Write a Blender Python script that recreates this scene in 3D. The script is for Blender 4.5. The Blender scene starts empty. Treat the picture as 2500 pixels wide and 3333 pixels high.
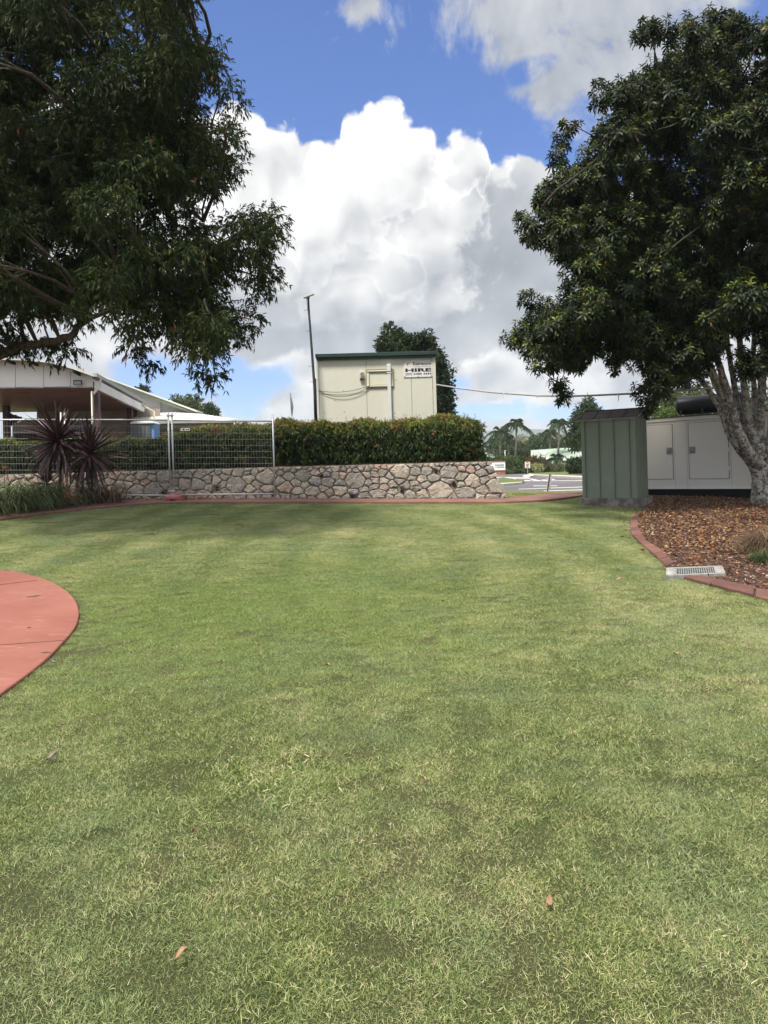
import bpy, math, random
import numpy as np
from mathutils import Vector, Matrix
random.seed(7)
rng = np.random.default_rng(7)
SC = bpy.context.scene
COL = SC.collection

# ------------------------------------------------------------------ camera
ROLL = 0.027; F = 2312.0; HZ = 1530.0; EYE = 1.5
cam = bpy.data.cameras.new('camera'); cam_o = bpy.data.objects.new('camera', cam); COL.objects.link(cam_o)
cam.sensor_fit = 'VERTICAL'; cam.sensor_height = 36.0; cam.lens = 36.0 * F / 3333.0
cam.shift_y = -(1666.5 - HZ) / 3333.0
cam.clip_start = 0.05; cam.clip_end = 9000
CR, SR = math.cos(ROLL), math.sin(ROLL)
cam_o.matrix_world = Matrix(((CR, SR, 0, 0), (0, 0, -1, 0), (-SR, CR, 0, EYE), (0, 0, 0, 1)))
SC.camera = cam_o

def ray(px, py):
    cx = (px - 1250) / F; cy = (HZ - py) / F
    return Vector((cx * CR + cy * SR, 1.0, -cx * SR + cy * CR))
def P(px, py, D):
    return Vector((0, 0, EYE)) + ray(px, py) * D
def hit(px, py, p0, n):
    r = ray(px, py); o = Vector((0, 0, EYE))
    return o + r * ((p0 - o).dot(n) / r.dot(n))
def project(x, y, z):
    xr = x / y; s = (z - EYE) / y
    return 1250 + F * (xr * CR - s * SR), HZ - F * (xr * SR + s * CR)

def lawn_z(x, y):
    return -0.075 - 0.0252 * x + 0.05 * y
def sstep(t):
    t = np.clip(t, 0, 1); return t * t * (3 - 2 * t)
def terr(x, y):
    a = lawn_z(x, y); f = 0.62
    k = sstep((y - 17.6) / 4.0)
    a = a * (1 - k) + f * k
    return np.maximum(a, -0.4) if isinstance(a, np.ndarray) else max(float(a), -0.4)
def G(px, py, dz=0.0):
    r = ray(px, py)
    D = (1.575 - dz) / (0.05 - 0.0252 * r.x - r.z)
    return P(px, py, D)
def GF(px, py, z=0.62):
    r = ray(px, py); return P(px, py, (z - EYE) / r.z)

# ------------------------------------------------------------------ render look
SC.view_settings.view_transform = 'Standard'
try: SC.view_settings.look = 'None'
except Exception: pass
SC.view_settings.exposure = 0.58; SC.view_settings.gamma = 1.0
SC.view_settings.use_curve_mapping = False
SC.cycles.max_bounces = 4; SC.cycles.transparent_max_bounces = 4; SC.cycles.transmission_bounces = 2
SC.cycles.diffuse_bounces = 2; SC.cycles.glossy_bounces = 2

# ------------------------------------------------------------------ node expression helper
class X:
    nt = None
    def __init__(s, v): s.v = v
    @staticmethod
    def m(op, *a, clamp=False):
        n = X.nt.nodes.new('ShaderNodeMath'); n.operation = op; n.use_clamp = clamp
        for i, q in enumerate(a):
            if isinstance(q, X): X.nt.links.new(q.v, n.inputs[i])
            else: n.inputs[i].default_value = float(q)
        return X(n.outputs[0])
    def __add__(s, o): return X.m('ADD', s, o)
    __radd__ = __add__
    def __mul__(s, o): return X.m('MULTIPLY', s, o)
    __rmul__ = __mul__
    def __sub__(s, o): return X.m('SUBTRACT', s, o)
    def __rsub__(s, o): return X.m('SUBTRACT', o, s)
def xmax(a, b): return X.m('MAXIMUM', a, b)
def xmin(a, b): return X.m('MINIMUM', a, b)
def smooth(x, a, b, lo=0.0, hi=1.0):
    n = X.nt.nodes.new('ShaderNodeMapRange'); n.interpolation_type = 'SMOOTHSTEP'
    X.nt.links.new(x.v, n.inputs['Value'])
    n.inputs['From Min'].default_value = a; n.inputs['From Max'].default_value = b
    n.inputs['To Min'].default_value = lo; n.inputs['To Max'].default_value = hi
    return X(n.outputs['Result'])
def xnoise(vec, scale, detail=5, rough=.5, dist=0.0):
    n = X.nt.nodes.new('ShaderNodeTexNoise'); n.inputs['Scale'].default_value = scale
    n.inputs['Detail'].default_value = detail; n.inputs['Roughness'].default_value = rough
    n.inputs['Distortion'].default_value = dist
    X.nt.links.new(vec, n.inputs['Vector']); return X(n.outputs[0])
def xvor(vec, scale, detail=3, rough=.5):
    n = X.nt.nodes.new('ShaderNodeTexVoronoi'); n.feature = 'F1'
    n.inputs['Scale'].default_value = scale
    try:
        n.inputs['Detail'].default_value = detail; n.inputs['Roughness'].default_value = rough; n.normalize = True
    except Exception: pass
    X.nt.links.new(vec, n.inputs['Vector']); return X(n.outputs['Distance'])
def xcol(f, c0, c1):
    n = X.nt.nodes.new('ShaderNodeMix'); n.data_type = 'RGBA'
    if isinstance(f, X): X.nt.links.new(f.v, n.inputs[0])
    else: n.inputs[0].default_value = f
    for i, c in ((6, c0), (7, c1)):
        if isinstance(c, tuple): n.inputs[i].default_value = c if len(c) == 4 else (*c, 1)
        else: X.nt.links.new(c, n.inputs[i])
    return n.outputs[2]

# ------------------------------------------------------------------ world: blue sky with procedural cloud
W = bpy.data.worlds.new('World'); SC.world = W; W.use_nodes = True
nt = W.node_tree; nt.nodes.clear(); X.nt = nt
SKYK = .78
HAZE_D = .00030
SUN_EL = math.radians(62); SUN_AZ = math.radians(212)      # azimuth from +Y, clockwise: behind the camera, to the left
SKYS = 0.12
sky = nt.nodes.new('ShaderNodeTexSky'); sky.sky_type = 'NISHITA'; sky.sun_disc = False
sky.sun_elevation = SUN_EL; sky.sun_rotation = SUN_AZ; sky.air_density = 1.0; sky.dust_density = 0.4; sky.ozone_density = 2.5
tc = nt.nodes.new('ShaderNodeTexCoord')
sep = nt.nodes.new('ShaderNodeSeparateXYZ'); nt.links.new(tc.outputs['Generated'], sep.inputs[0])
sx, sy, sz = X(sep.outputs[0]), X(sep.outputs[1]), X(sep.outputs[2])
az = X.m('ARCTAN2', sx, sy); el = X.m('ARCSINE', sz)
def azel(px, py):
    r = ray(px, py).normalized(); return math.atan2(r.x, r.y), math.asin(r.z)
dirv = tc.outputs['Generated']
def shifted(dx, dz):
    n = nt.nodes.new('ShaderNodeVectorMath'); n.operation = 'ADD'
    nt.links.new(dirv, n.inputs[0]); n.inputs[1].default_value = (dx, 0, dz); return n.outputs[0]
def ell(px, py, rx, ry, warp=None):
    a, e = azel(px, py); k = 1.0 / F
    da = (az - a) * (1.0 / (rx * k)); de = (el - e) * (1.0 / (ry * k))
    d = 1.0 - X.m('SQRT', da * da + de * de)
    return d if warp is None else d + warp
# noises (two-dimensional, over azimuth and elevation: cheap to evaluate)
v2n = nt.nodes.new('ShaderNodeCombineXYZ'); nt.links.new(az.v, v2n.inputs[0]); nt.links.new(el.v, v2n.inputs[1]); v2 = v2n.outputs[0]
def off2(v, dx, dy):
    n = nt.nodes.new('ShaderNodeVectorMath'); n.operation = 'ADD'; nt.links.new(v, n.inputs[0]); n.inputs[1].default_value = (dx, dy, 0); return n.outputs[0]
def n2(v, sc, det, rough=.56, dist=0.0):
    q = xnoise(v, sc, det, rough, dist); q.v.node.noise_dimensions = '2D'; return q
def v2d(v, sc, det, rough=.55):
    q = xvor(v, sc, det, rough); q.v.node.voronoi_dimensions = '2D'; return q
wv = nt.nodes.new('ShaderNodeTexNoise'); wv.noise_dimensions = '2D'; wv.inputs['Scale'].default_value = 13; wv.inputs['Detail'].default_value = 2; nt.links.new(v2, wv.inputs['Vector'])
wa = nt.nodes.new('ShaderNodeVectorMath'); wa.operation = 'MULTIPLY_ADD'; nt.links.new(wv.outputs['Color'], wa.inputs[0]); wa.inputs[1].default_value = (.05, .05, 0); nt.links.new(v2, wa.inputs[2])
wdir = wa.outputs[0]
fb1 = n2(v2, 5.0, 7) - 0.5
fb2 = n2(off2(v2, .022, -.035), 5.0, 3) - 0.5
b1 = .42 - v2d(wdir, 19.0, 3.0); b3 = .42 - v2d(wdir, 12.0, 1.0, .4); b2 = .42 - v2d(off2(wdir, .014, -.022), 12.0, 1.0, .4)
# outline of the big cumulus
outl = [(-900, 300), (-300, 200), (300, 250), (640, 330), (700, 322), (770, 330), (850, 352), (872, 395), (930, 378), (965, 390), (985, 440), (1060, 440), (1110, 420),
        (1122, 350), (1200, 345), (1272, 318), (1335, 352), (1400, 390), (1440, 440), (1480, 415), (1545, 415), (1590, 470), (1612, 515), (1680, 492), (1750, 515),
        (1830, 560), (2000, 610), (2300, 640), (2700, 560), (3300, 500)]
fc = nt.nodes.new('ShaderNodeFloatCurve'); AZR, ELR = .8, .6
azn = (az + AZR) * (1 / (2 * AZR)); nt.links.new(azn.v, fc.inputs['Value'])
cv = fc.mapping.curves[0]
pts = sorted((((azel(*p)[0] + AZR) / (2 * AZR)), azel(*p)[1] / ELR) for p in outl)
pts = [p for p in pts if 0.001 < p[0] < .999]
cv.points[0].location = (0, pts[0][1]); cv.points[1].location = (1, pts[-1][1])
for p in pts: cv.points.new(*p)
for p in cv.points: p.handle_type = 'AUTO_CLAMPED'
fc.mapping.update()
top = X(fc.outputs[0]) * ELR
fieldA = (top - el) + b1 * .060 + fb1 * .035 - .004
front = smooth(X.m('ABSOLUTE', az), .78, .62)
aA = smooth(fieldA, .004, .016) * front
# blue gaps low in the sky
warp = fb1 * 4.2 + b1 * .5
def hole(px, py, rx, ry): return smooth(ell(px, py, rx, ry, warp), .0, .55)
gaps = hole(560, 1240, 330, 70)
for h in ((1580, 1345, 230, 55), (220, 520, 130, 120), (760, 1330, 90, 60), (1850, 1345, 200, 40), (1480, 1250, 90, 40)):
    gaps = xmax(gaps, hole(*h))
aA = aA * (1.0 - gaps * .9)
# high thin cloud, upper right: ragged fibres
fU = n2(off2(v2, .3, .1), 9.0, 6, .6, .25) - .5
w2 = fb1 * 1.5 + fU * 2.6
B = ell(2060, 0, 620, 240, w2)
for e_ in ((2200, 150, 420, 200), (1700, 130, 300, 150), (1190, 0, 75, 60), (1600, 40, 190, 130), (1800, 250, 160, 100)):
    B = xmax(B, ell(*e_, w2))
B = B - smooth(ell(1730, 225, 110, 50, fU * 2.5), 0, .6) * .5
aB = smooth(B, -.1, .5) * front
# broken cloud over the rest of the dome
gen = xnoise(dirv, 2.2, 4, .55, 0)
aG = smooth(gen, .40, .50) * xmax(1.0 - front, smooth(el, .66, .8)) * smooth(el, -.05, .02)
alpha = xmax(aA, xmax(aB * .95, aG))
# cloud light and shade: puffs in front of one another, each bright at its rim
relief = (b3 - b2) * .9 + (fb1 - fb2) * .5 + b1 * .10
shade = .79 + fb1 * .45 - smooth(el, .34, .17) * .16
lw = fb1 * 2.6 + b1 * 1.5
def lobe(shade, px, py, rx, ry, base, rim=.22, soft=.10, grad=.0):
    L = ell(px, py, rx, ry, lw)
    ls = base + smooth(L, .38, .0) * rim + fb1 * .4
    return shade + smooth(L, .0, soft) * (ls - shade)
for l_ in ((840, 640, 210, 280, .78, .10, .3), (1290, 560, 260, 240, .84, .16, .2), (1080, 760, 190, 190, .80, .10, .3), (1540, 540, 130, 130, .74, .30, .10), (1700, 590, 150, 110, .62, .34, .10), (1730, 800, 290, 260, .44, .40, .22), (1600, 840, 220, 150, .42, .10, .7),
           (840, 1040, 380, 150, .52, .08, .7), (1300, 900, 230, 110, .66, .22, .22), (1120, 1000, 150, 80, .62, .20, .3), (1400, 1110, 620, 100, .44, .14, .6), (980, 1130, 300, 70, .42, .12, .6), (960, 1260, 160, 90, .74, .08, .5), (1040, 1340, 170, 90, .66, .08, .5),
           (720, 1280, 200, 60, .50, .1, .6), (1720, 1240, 260, 70, .70, .10, .5), (1680, 1325, 130, 40, .78, .10, .4)):
    shade = lobe(shade, *l_)
edge = smooth(fieldA, .07, .010) * .17 * (1.0 - smooth(el, .2, .1))
bright = shade + relief * .80 * smooth(shade, .2, .8) + edge
bright = X.m('MAXIMUM', X.m('MINIMUM', bright, 1.04), .27)
brB = .50 + (fb1 - fb2) * .5 + fU * .45 + smooth(aB, .8, .1) * .10 + smooth(sx, .25, .6) * .05
isB = smooth(aB - aA, .0, .1)
brG = .98 + relief * .3 + smooth(gen, .62, .48) * .22  # out-of-view cloud made brighter to raise the ambient light on shaded objects
brt = bright + isB * (brB - bright)
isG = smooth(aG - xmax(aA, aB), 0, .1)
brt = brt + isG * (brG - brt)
tint = xcol(smooth(brt, .25, .85), (.90, .965, 1.08), (1.0, .995, .985))
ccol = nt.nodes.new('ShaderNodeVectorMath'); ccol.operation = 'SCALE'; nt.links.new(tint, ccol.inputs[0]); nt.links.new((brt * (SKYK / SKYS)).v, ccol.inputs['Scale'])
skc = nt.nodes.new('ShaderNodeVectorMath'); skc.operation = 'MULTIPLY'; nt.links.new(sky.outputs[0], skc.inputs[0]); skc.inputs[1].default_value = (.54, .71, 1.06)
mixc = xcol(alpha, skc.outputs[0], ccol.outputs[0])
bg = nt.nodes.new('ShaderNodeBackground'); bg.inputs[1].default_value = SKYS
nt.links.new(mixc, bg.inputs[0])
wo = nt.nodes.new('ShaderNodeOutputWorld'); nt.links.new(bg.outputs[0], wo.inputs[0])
try: W.cycles.sampling_method = 'MANUAL'; W.cycles.sample_map_resolution = 512
except Exception: pass

sun = bpy.data.lights.new('sun', 'SUN'); sun.energy = 4.7; sun.angle = math.radians(12); sun.color = (1, .94, .84)
sun_o = bpy.data.objects.new('sun', sun); COL.objects.link(sun_o)
sd = Vector((math.sin(SUN_AZ) * math.cos(SUN_EL), math.cos(SUN_AZ) * math.cos(SUN_EL), math.sin(SUN_EL)))
sun_o.rotation_euler = sd.to_track_quat('Z', 'Y').to_euler()

# ------------------------------------------------------------------ materials
def lin(c):
    return tuple((v / 255 / 12.92) if v / 255 <= .04045 else ((v / 255 + .055) / 1.055) ** 2.4 for v in c)
def newmat(name):
    m = bpy.data.materials.new(name); m.use_nodes = True; n = m.node_tree; X.nt = n
    return m, n, n.nodes['Principled BSDF'], n.nodes['Material Output']
def coords(n, kind='Object', scale=None):
    t = n.nodes.new('ShaderNodeTexCoord')
    o = t.outputs[kind]
    if kind == 'World':
        g = n.nodes.new('ShaderNodeNewGeometry'); o = g.outputs['Position']
    if scale:
        mp = n.nodes.new('ShaderNodeMapping'); mp.inputs['Scale'].default_value = scale; n.links.new(o, mp.inputs[0]); o = mp.outputs[0]
    return o
def wpos(n, scale=None):
    g = n.nodes.new('ShaderNodeNewGeometry'); o = g.outputs['Position']
    if scale:
        mp = n.nodes.new('ShaderNodeMapping'); mp.inputs['Scale'].default_value = scale; n.links.new(o, mp.inputs[0]); o = mp.outputs[0]
    return o
def bump(n, bs, h, strength, dist):
    b = n.nodes.new('ShaderNodeBump'); b.inputs['Strength'].default_value = strength; b.inputs['Distance'].default_value = dist
    n.links.new(h.v, b.inputs['Height']); n.links.new(b.outputs[0], bs.inputs['Normal'])
def surf(name, c0, c1, scale=3.0, rough=.7, detail=6, metal=0.0, bumps=None, stretch=None, objrand=0.0, spec=.4, fine=None):
    """two colours mixed by noise, plus optional fine speckle and relief"""
    m, n, bs, out = newmat(name)
    v = wpos(n, stretch)
    f = smooth(xnoise(v, scale, detail, .6), .3, .7)
    c = xcol(f, c0, c1)
    if fine:
        f2 = smooth(xnoise(wpos(n), fine[0], 3, .6), .42, .62)
        c = xcol(f2 * fine[2], c, fine[1])
    if objrand:
        oi = n.nodes.new('ShaderNodeObjectInfo')
        k = X(oi.outputs['Random']) * (2 * objrand) + (1 - objrand)
        vm = n.nodes.new('ShaderNodeVectorMath'); vm.operation = 'SCALE'; n.links.new(c, vm.inputs[0]); n.links.new(k.v, vm.inputs['Scale']); c = vm.outputs[0]
    n.links.new(c, bs.inputs['Base Color'])
    bs.inputs['Roughness'].default_value = rough; bs.inputs['Metallic'].default_value = metal
    bs.inputs['Specular IOR Level'].default_value = spec
    if bumps: bump(n, bs, xnoise(wpos(n), bumps[0], 4, .6), bumps[1], bumps[2])
    return m
def leafmat(name, cols, rough=.5, trans=.25, noise=(1.2, .35), spec=.25):
    """per-leaf tint attribute through a ramp, with translucency"""
    m, n, bs, out = newmat(name)
    a = n.nodes.new('ShaderNodeAttribute'); a.attribute_name = 'tint'
    t = X(a.outputs['Fac'])
    if noise: t = t + (xnoise(wpos(n), noise[0], 3, .5) - .5) * noise[1]
    r = n.nodes.new('ShaderNodeValToRGB'); n.links.new(t.v, r.inputs[0])
    e = r.color_ramp.elements
    while len(e) < len(cols): e.new(.5)
    for i, (p, c) in enumerate(cols): e[i].position = p; e[i].color = (*c, 1)
    n.links.new(r.outputs[0], bs.inputs['Base Color']); bs.inputs['Roughness'].default_value = rough
    bs.inputs['Specular IOR Level'].default_value = spec
    if trans:
        tr = n.nodes.new('ShaderNodeBsdfTranslucent'); n.links.new(r.outputs[0], tr.inputs[0])
        mx = n.nodes.new('ShaderNodeMixShader'); mx.inputs[0].default_value = trans
        n.links.new(bs.outputs[0], mx.inputs[1]); n.links.new(tr.outputs[0], mx.inputs[2]); n.links.new(mx.outputs[0], out.inputs[0])
    return m

# ------------------------------------------------------------------ mesh helpers
def npmesh(name, V, Fc, tint=None, smooth_=False):
    V = np.asarray(V, dtype=np.float32).reshape(-1, 3); me = bpy.data.meshes.new(name)
    if isinstance(Fc, np.ndarray):
        k = Fc.shape[1]; nf = Fc.shape[0]
        me.vertices.add(len(V)); me.vertices.foreach_set('co', V.ravel())
        me.loops.add(nf * k); me.loops.foreach_set('vertex_index', Fc.astype(np.int32).ravel())
        me.polygons.add(nf); me.polygons.foreach_set('loop_start', np.arange(0, nf * k, k, dtype=np.int32))
        me.update(calc_edges=True)
    else:
        me.from_pydata([tuple(map(float, v)) for v in V], [], Fc); me.update()
    if tint is not None:
        at = me.attributes.new('tint', 'FLOAT', 'POINT'); at.data.foreach_set('value', np.asarray(tint, dtype=np.float32))
    if smooth_: me.polygons.foreach_set('use_smooth', np.ones(len(me.polygons), dtype=bool))
    return me
BASE = {}
def thing(name, label, cat, loc, group=None):
    o = bpy.data.objects.new(name, None); COL.objects.link(o); o.location = loc; o.empty_display_size = .2
    o['label'] = label; o['category'] = cat
    if group: o['group'] = group
    BASE[o.name] = Vector(loc); return o
def link(name, me, m, parent=None):
    o = bpy.data.objects.new(name, me); COL.objects.link(o)
    if m and not me.materials: me.materials.append(m)
    if parent is not None:
        b = BASE[parent.name]; BASE[o.name] = b
        if b.length > 0: me.transform(Matrix.Translation(-b))
        o.parent = parent
    else: BASE[o.name] = Vector((0, 0, 0))
    if name in SMALL: o['kind'] = 'stuff'
    return o
SMALL = {'lettering', 'branches', 'stem_bases', 'tag_print', 'screw_heads', 'screws', 'small_print', 'fixings', 'step_peg', 'cable_tie', 'wire_mesh', 'grate_bars', 'seed_sprays', 'red_leaves', 'fruit', 'roof_rib', 'sheet_joint', 'stems', 'roof_batten', 'hinges', 'vent_louvres'}
def tag(o, label=None, cat=None, group=None, kind=None):
    if label: o['label'] = label
    if cat: o['category'] = cat
    if group: o['group'] = group
    if kind: o['kind'] = kind
    return o
def solo(name, me, m, label, cat, group=None):
    return tag(link(name, me, m), label, cat, group)
class MB:
    def __init__(s): s.V = []; s.F = []; s.T = []; s.t = 0.5
    def add(s, vs, fs):
        k = len(s.V); s.V += [tuple(v) for v in vs]; s.T += [s.t] * len(vs); s.F += [tuple(i + k for i in f) for f in fs]; return s
    def box(s, c, size, R=None):
        hx, hy, hz = (q / 2 for q in size); vs = []
        for x in (-hx, hx):
            for y in (-hy, hy):
                for z in (-hz, hz):
                    v = Vector((x, y, z)); v = R @ v if R is not None else v; vs.append(v + Vector(c))
        return s.add(vs, [(0, 1, 3, 2), (4, 6, 7, 5), (0, 4, 5, 1), (2, 3, 7, 6), (0, 2, 6, 4), (1, 5, 7, 3)])
    def bar(s, a, b, w, h=None, up=(0, 0, 1)):
        a, b = Vector(a), Vector(b); d = (b - a).normalized(); u = Vector(up)
        if abs(d.dot(u)) > .98: u = Vector((0, 1, 0))
        x = d.cross(u).normalized(); y = x.cross(d); h = h or w
        vs = [p + x * (i * w / 2) + y * (j * h / 2) for p in (a, b) for i, j in ((-1, -1), (1, -1), (1, 1), (-1, 1))]
        return s.add(vs, [(0, 1, 2, 3), (7, 6, 5, 4), (0, 4, 5, 1), (1, 5, 6, 2), (2, 6, 7, 3), (3, 7, 4, 0)])
    def tube(s, pts, r, n=8, cap=True):
        pts = [Vector(p) for p in pts]; m = len(pts); rr = r if hasattr(r, '__len__') else [r] * m
        vs = []; prev = None
        for i, p in enumerate(pts):
            d = (pts[min(i + 1, m - 1)] - pts[max(i - 1, 0)]).normalized()
            if prev is None:
                u = Vector((0, 0, 1)) if abs(d.z) < .9 else Vector((1, 0, 0)); x = d.cross(u).normalized()
            else: x = (prev - d * prev.dot(d)).normalized()
            prev = x; y = d.cross(x)
            vs += [p + (x * math.cos(a) + y * math.sin(a)) * rr[i] for a in (2 * math.pi * k / n for k in range(n))]
        fs = [(i * n + k, i * n + (k + 1) % n, (i + 1) * n + (k + 1) % n, (i + 1) * n + k) for i in range(m - 1) for k in range(n)]
        if cap: fs += [tuple(range(n - 1, -1, -1)), tuple((m - 1) * n + k for k in range(n))]
        return s.add(vs, fs)
    def prism(s, poly, vec):
        n = len(poly); a = [Vector(p) for p in poly]; b = [p + Vector(vec) for p in a]
        return s.add(a + b, [tuple(range(n)), tuple(range(2 * n - 1, n - 1, -1))] + [(i, n + i, n + (i + 1) % n, (i + 1) % n) for i in range(n)])
    def mesh(s, name, smooth_=False, tint=False):
        me = bpy.data.meshes.new(name); me.from_pydata(s.V, [], s.F); me.update()
        if tint: at = me.attributes.new('tint', 'FLOAT', 'POINT'); at.data.foreach_set('value', s.T)
        if smooth_: me.polygons.foreach_set('use_smooth', [True] * len(me.polygons))
        return me
    def build(s, name, m, parent=None, smooth_=False, bevel=0.0, tint=False):
        me = s.mesh(name, smooth_, tint)
        import bmesh
        bm = bmesh.new(); bm.from_mesh(me)
        bmesh.ops.recalc_face_normals(bm, faces=bm.faces)
        if bevel: bmesh.ops.bevel(bm, geom=[e for e in bm.edges if len(e.link_faces) == 2 and e.calc_face_angle(0) > .6], offset=bevel, segments=1, affect='EDGES')
        bm.to_mesh(me); bm.free()
        return link(name, me, m, parent)
def inpoly(px, py, poly):
    px = np.asarray(px); py = np.asarray(py); c = np.zeros(px.shape, bool); n = len(poly)
    for i in range(n):
        x0, y0 = poly[i]; x1, y1 = poly[i - 1]
        if y0 == y1: continue
        q = ((y0 > py) != (y1 > py)) & (px < (x1 - x0) * (py - y0) / (y1 - y0) + x0)
        c ^= q
    return c
def unit(v): return v / np.maximum(np.linalg.norm(v, axis=-1, keepdims=True), 1e-9)
def rnd(n): return unit(rng.normal(size=(n, 3)))
def leaves(Pb, d, L, Wd, sag=0.15, fold=.25):
    """two-triangle folded leaves: base, left, right, tip"""
    n = len(Pb); d = unit(d); w = unit(np.cross(d, rnd(n))); nn = np.cross(w, d)
    nn = np.where(nn[:, 2:3] < 0, -nn, nn)
    L = np.broadcast_to(np.asarray(L, float), (n,))[:, None]; Wd = np.broadcast_to(np.asarray(Wd, float), (n,))[:, None]
    mid = Pb + d * L * .45
    tip = Pb + d * L - np.array([0, 0, 1.0]) * L * sag
    a = mid + w * Wd / 2 + nn * Wd * fold; b = mid - w * Wd / 2 + nn * Wd * fold
    V = np.stack([Pb, a, tip, b], 1).reshape(-1, 3)
    k = np.arange(n)[:, None] * 4
    Fc = np.concatenate([k + np.array([[0, 1, 2]]), k + np.array([[0, 2, 3]])], 1).reshape(-1, 3)
    return V, Fc
def grid_sheet(name, x0, x1, y0, y1, nx, ny, zf, dz, m, mask=None):
    xs = np.linspace(x0, x1, nx + 1); ys = np.linspace(y0, y1, ny + 1); Xg, Yg = np.meshgrid(xs, ys)
    Z = zf(Xg, Yg) + dz
    V = np.stack([Xg, Yg, Z], -1).reshape(-1, 3)
    i = (np.arange(ny)[:, None] * (nx + 1) + np.arange(nx)[None]).ravel()
    Fc = np.stack([i, i + 1, i + nx + 2, i + nx + 1], 1)
    if mask is not None:
        cx = (Xg[:-1, :-1] + Xg[1:, 1:]).ravel() / 2; cy = (Yg[:-1, :-1] + Yg[1:, 1:]).ravel() / 2
        Fc = Fc[mask(cx, cy)]
    return link(name, npmesh(name, V, Fc), m)
def flatpoly(name, pts, zf, dz, thick, m, parent=None, bevel=0.0):
    """a slab lying on the ground: polygon of (x, y), top at ground + dz"""
    top = [Vector((x, y, zf(x, y) + dz)) for x, y in pts]
    return MB().prism(top, (0, 0, -thick)).build(name, m, parent, bevel=bevel)
def smoothline(pts, n=6, closed=False):
    """Catmull-Rom through 2-D points"""
    P_ = [np.array(p, float) for p in pts]; out = []; m = len(P_)
    for i in range(m if closed else m - 1):
        p0 = P_[(i - 1) % m] if closed or i > 0 else P_[0]; p1 = P_[i]; p2 = P_[(i + 1) % m]; p3 = P_[(i + 2) % m] if closed or i + 2 < m else P_[-1]
        for k in range(n):
            t = k / n; out.append(.5 * (2 * p1 + (p2 - p0) * t + (2 * p0 - 5 * p1 + 4 * p2 - p3) * t * t + (3 * p1 - p0 - 3 * p2 + p3) * t ** 3))
    if not closed: out.append(P_[-1])
    return [tuple(p) for p in out]

# ================================================================== GROUND
def grass_ground_mat():
    m, n, bs, out = newmat('lawn_soil_and_thatch'); v = wpos(n)
    f = smooth(xnoise(v, .55, 6, .6, .3), .35, .68)
    c = xcol(f, (.060, .080, .026), (.105, .092, .048))
    f2 = smooth(xnoise(v, 170, 3, .75), .45, .62)
    c = xcol(f2 * .75, c, (.20, .22, .09))
    n.links.new(c, bs.inputs['Base Color']); bs.inputs['Roughness'].default_value = .9; bs.inputs['Specular IOR Level'].default_value = .15
    bump(n, bs, xnoise(v, 130, 4, .75), 1.0, .03)
    return m
M_GROUND = grass_ground_mat()
xs = np.unique(np.concatenate([np.linspace(-30, 30, 61), np.array([-3000, -1200, -500, -250, -120, -60, 60, 120, 250, 500, 1200, 3000])]))
ys = np.unique(np.concatenate([np.linspace(-12, 40, 53), np.array([-300, -100, -40, 60, 90, 140, 250, 500, 1200, 3200])]))
Xg, Yg = np.meshgrid(xs, ys); Zg = terr(Xg, Yg)
nx = len(xs) - 1; i = (np.arange(len(ys) - 1)[:, None] * (nx + 1) + np.arange(nx)[None]).ravel()
tag(link('ground', npmesh('ground', np.stack([Xg, Yg, Zg], -1).reshape(-1, 3), np.stack([i, i + 1, i + nx + 2, i + nx + 1], 1)), M_GROUND), kind='structure')

gp = lambda px, py: tuple(G(px, py))[:2]
# --- red coloured concrete paths
def concrete_red():
    m, n, bs, out = newmat('red_oxide_concrete'); v = wpos(n)
    f = smooth(xnoise(v, .9, 6, .6), .3, .7)
    c = xcol(f, (.215, .075, .055), (.27, .108, .082))
    st = smooth(xnoise(wpos(n, (3.5, 16, 3)), 1.0, 8, .72, .6), .53, .74)
    c = xcol(st * .75, c, (.40, .215, .16))
    d = smooth(xnoise(v, 1.6, 8, .7, .8), .56, .72)
    c = xcol(d * .6, c, (.17, .085, .065))
    sp = smooth(xnoise(v, 130, 3, .6), .62, .72)
    c = xcol(sp * .7, c, (.10, .05, .04))
    n.links.new(c, bs.inputs['Base Color']); bs.inputs['Roughness'].default_value = .75; bs.inputs['Specular IOR Level'].default_value = .25
    bump(n, bs, xnoise(v, 120, 5, .7), .35, .004)
    return m
M_RED = concrete_red()
apron_px = [(-60, 1857), (0, 1861), (60, 1868), (125, 1884), (180, 1906), (220, 1932), (245, 1960), (257, 1995), (253, 2030), (236, 2062), (205, 2098), (165, 2140), (120, 2180), (60, 2226), (0, 2270), (-120, 2370)]
apron = smoothline([gp(*p) for p in apron_px], 5)
apron_full = apron + [(-9.5, apron[-1][1] - .5), (-9.5, apron[0][1] + .4)]
a_o = flatpoly('path', apron_full, lawn_z, .022, .12, M_RED, bevel=.006); tag(a_o, kind='structure')
jm = surf('path_joint_dark', (.13, .05, .036), (.19, .08, .06), rough=.9)
j = MB()
for pa, pb in (((0, 2099), (207, 2084)), ((0, 1903), (122, 1888))):
    a, b = G(*pa, .024), G(*pb, .024); a = a + (a - b) * .8
    j.bar(a, b, .008, .004)
tag(j.build('path_joint', jm), kind='structure')
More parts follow.
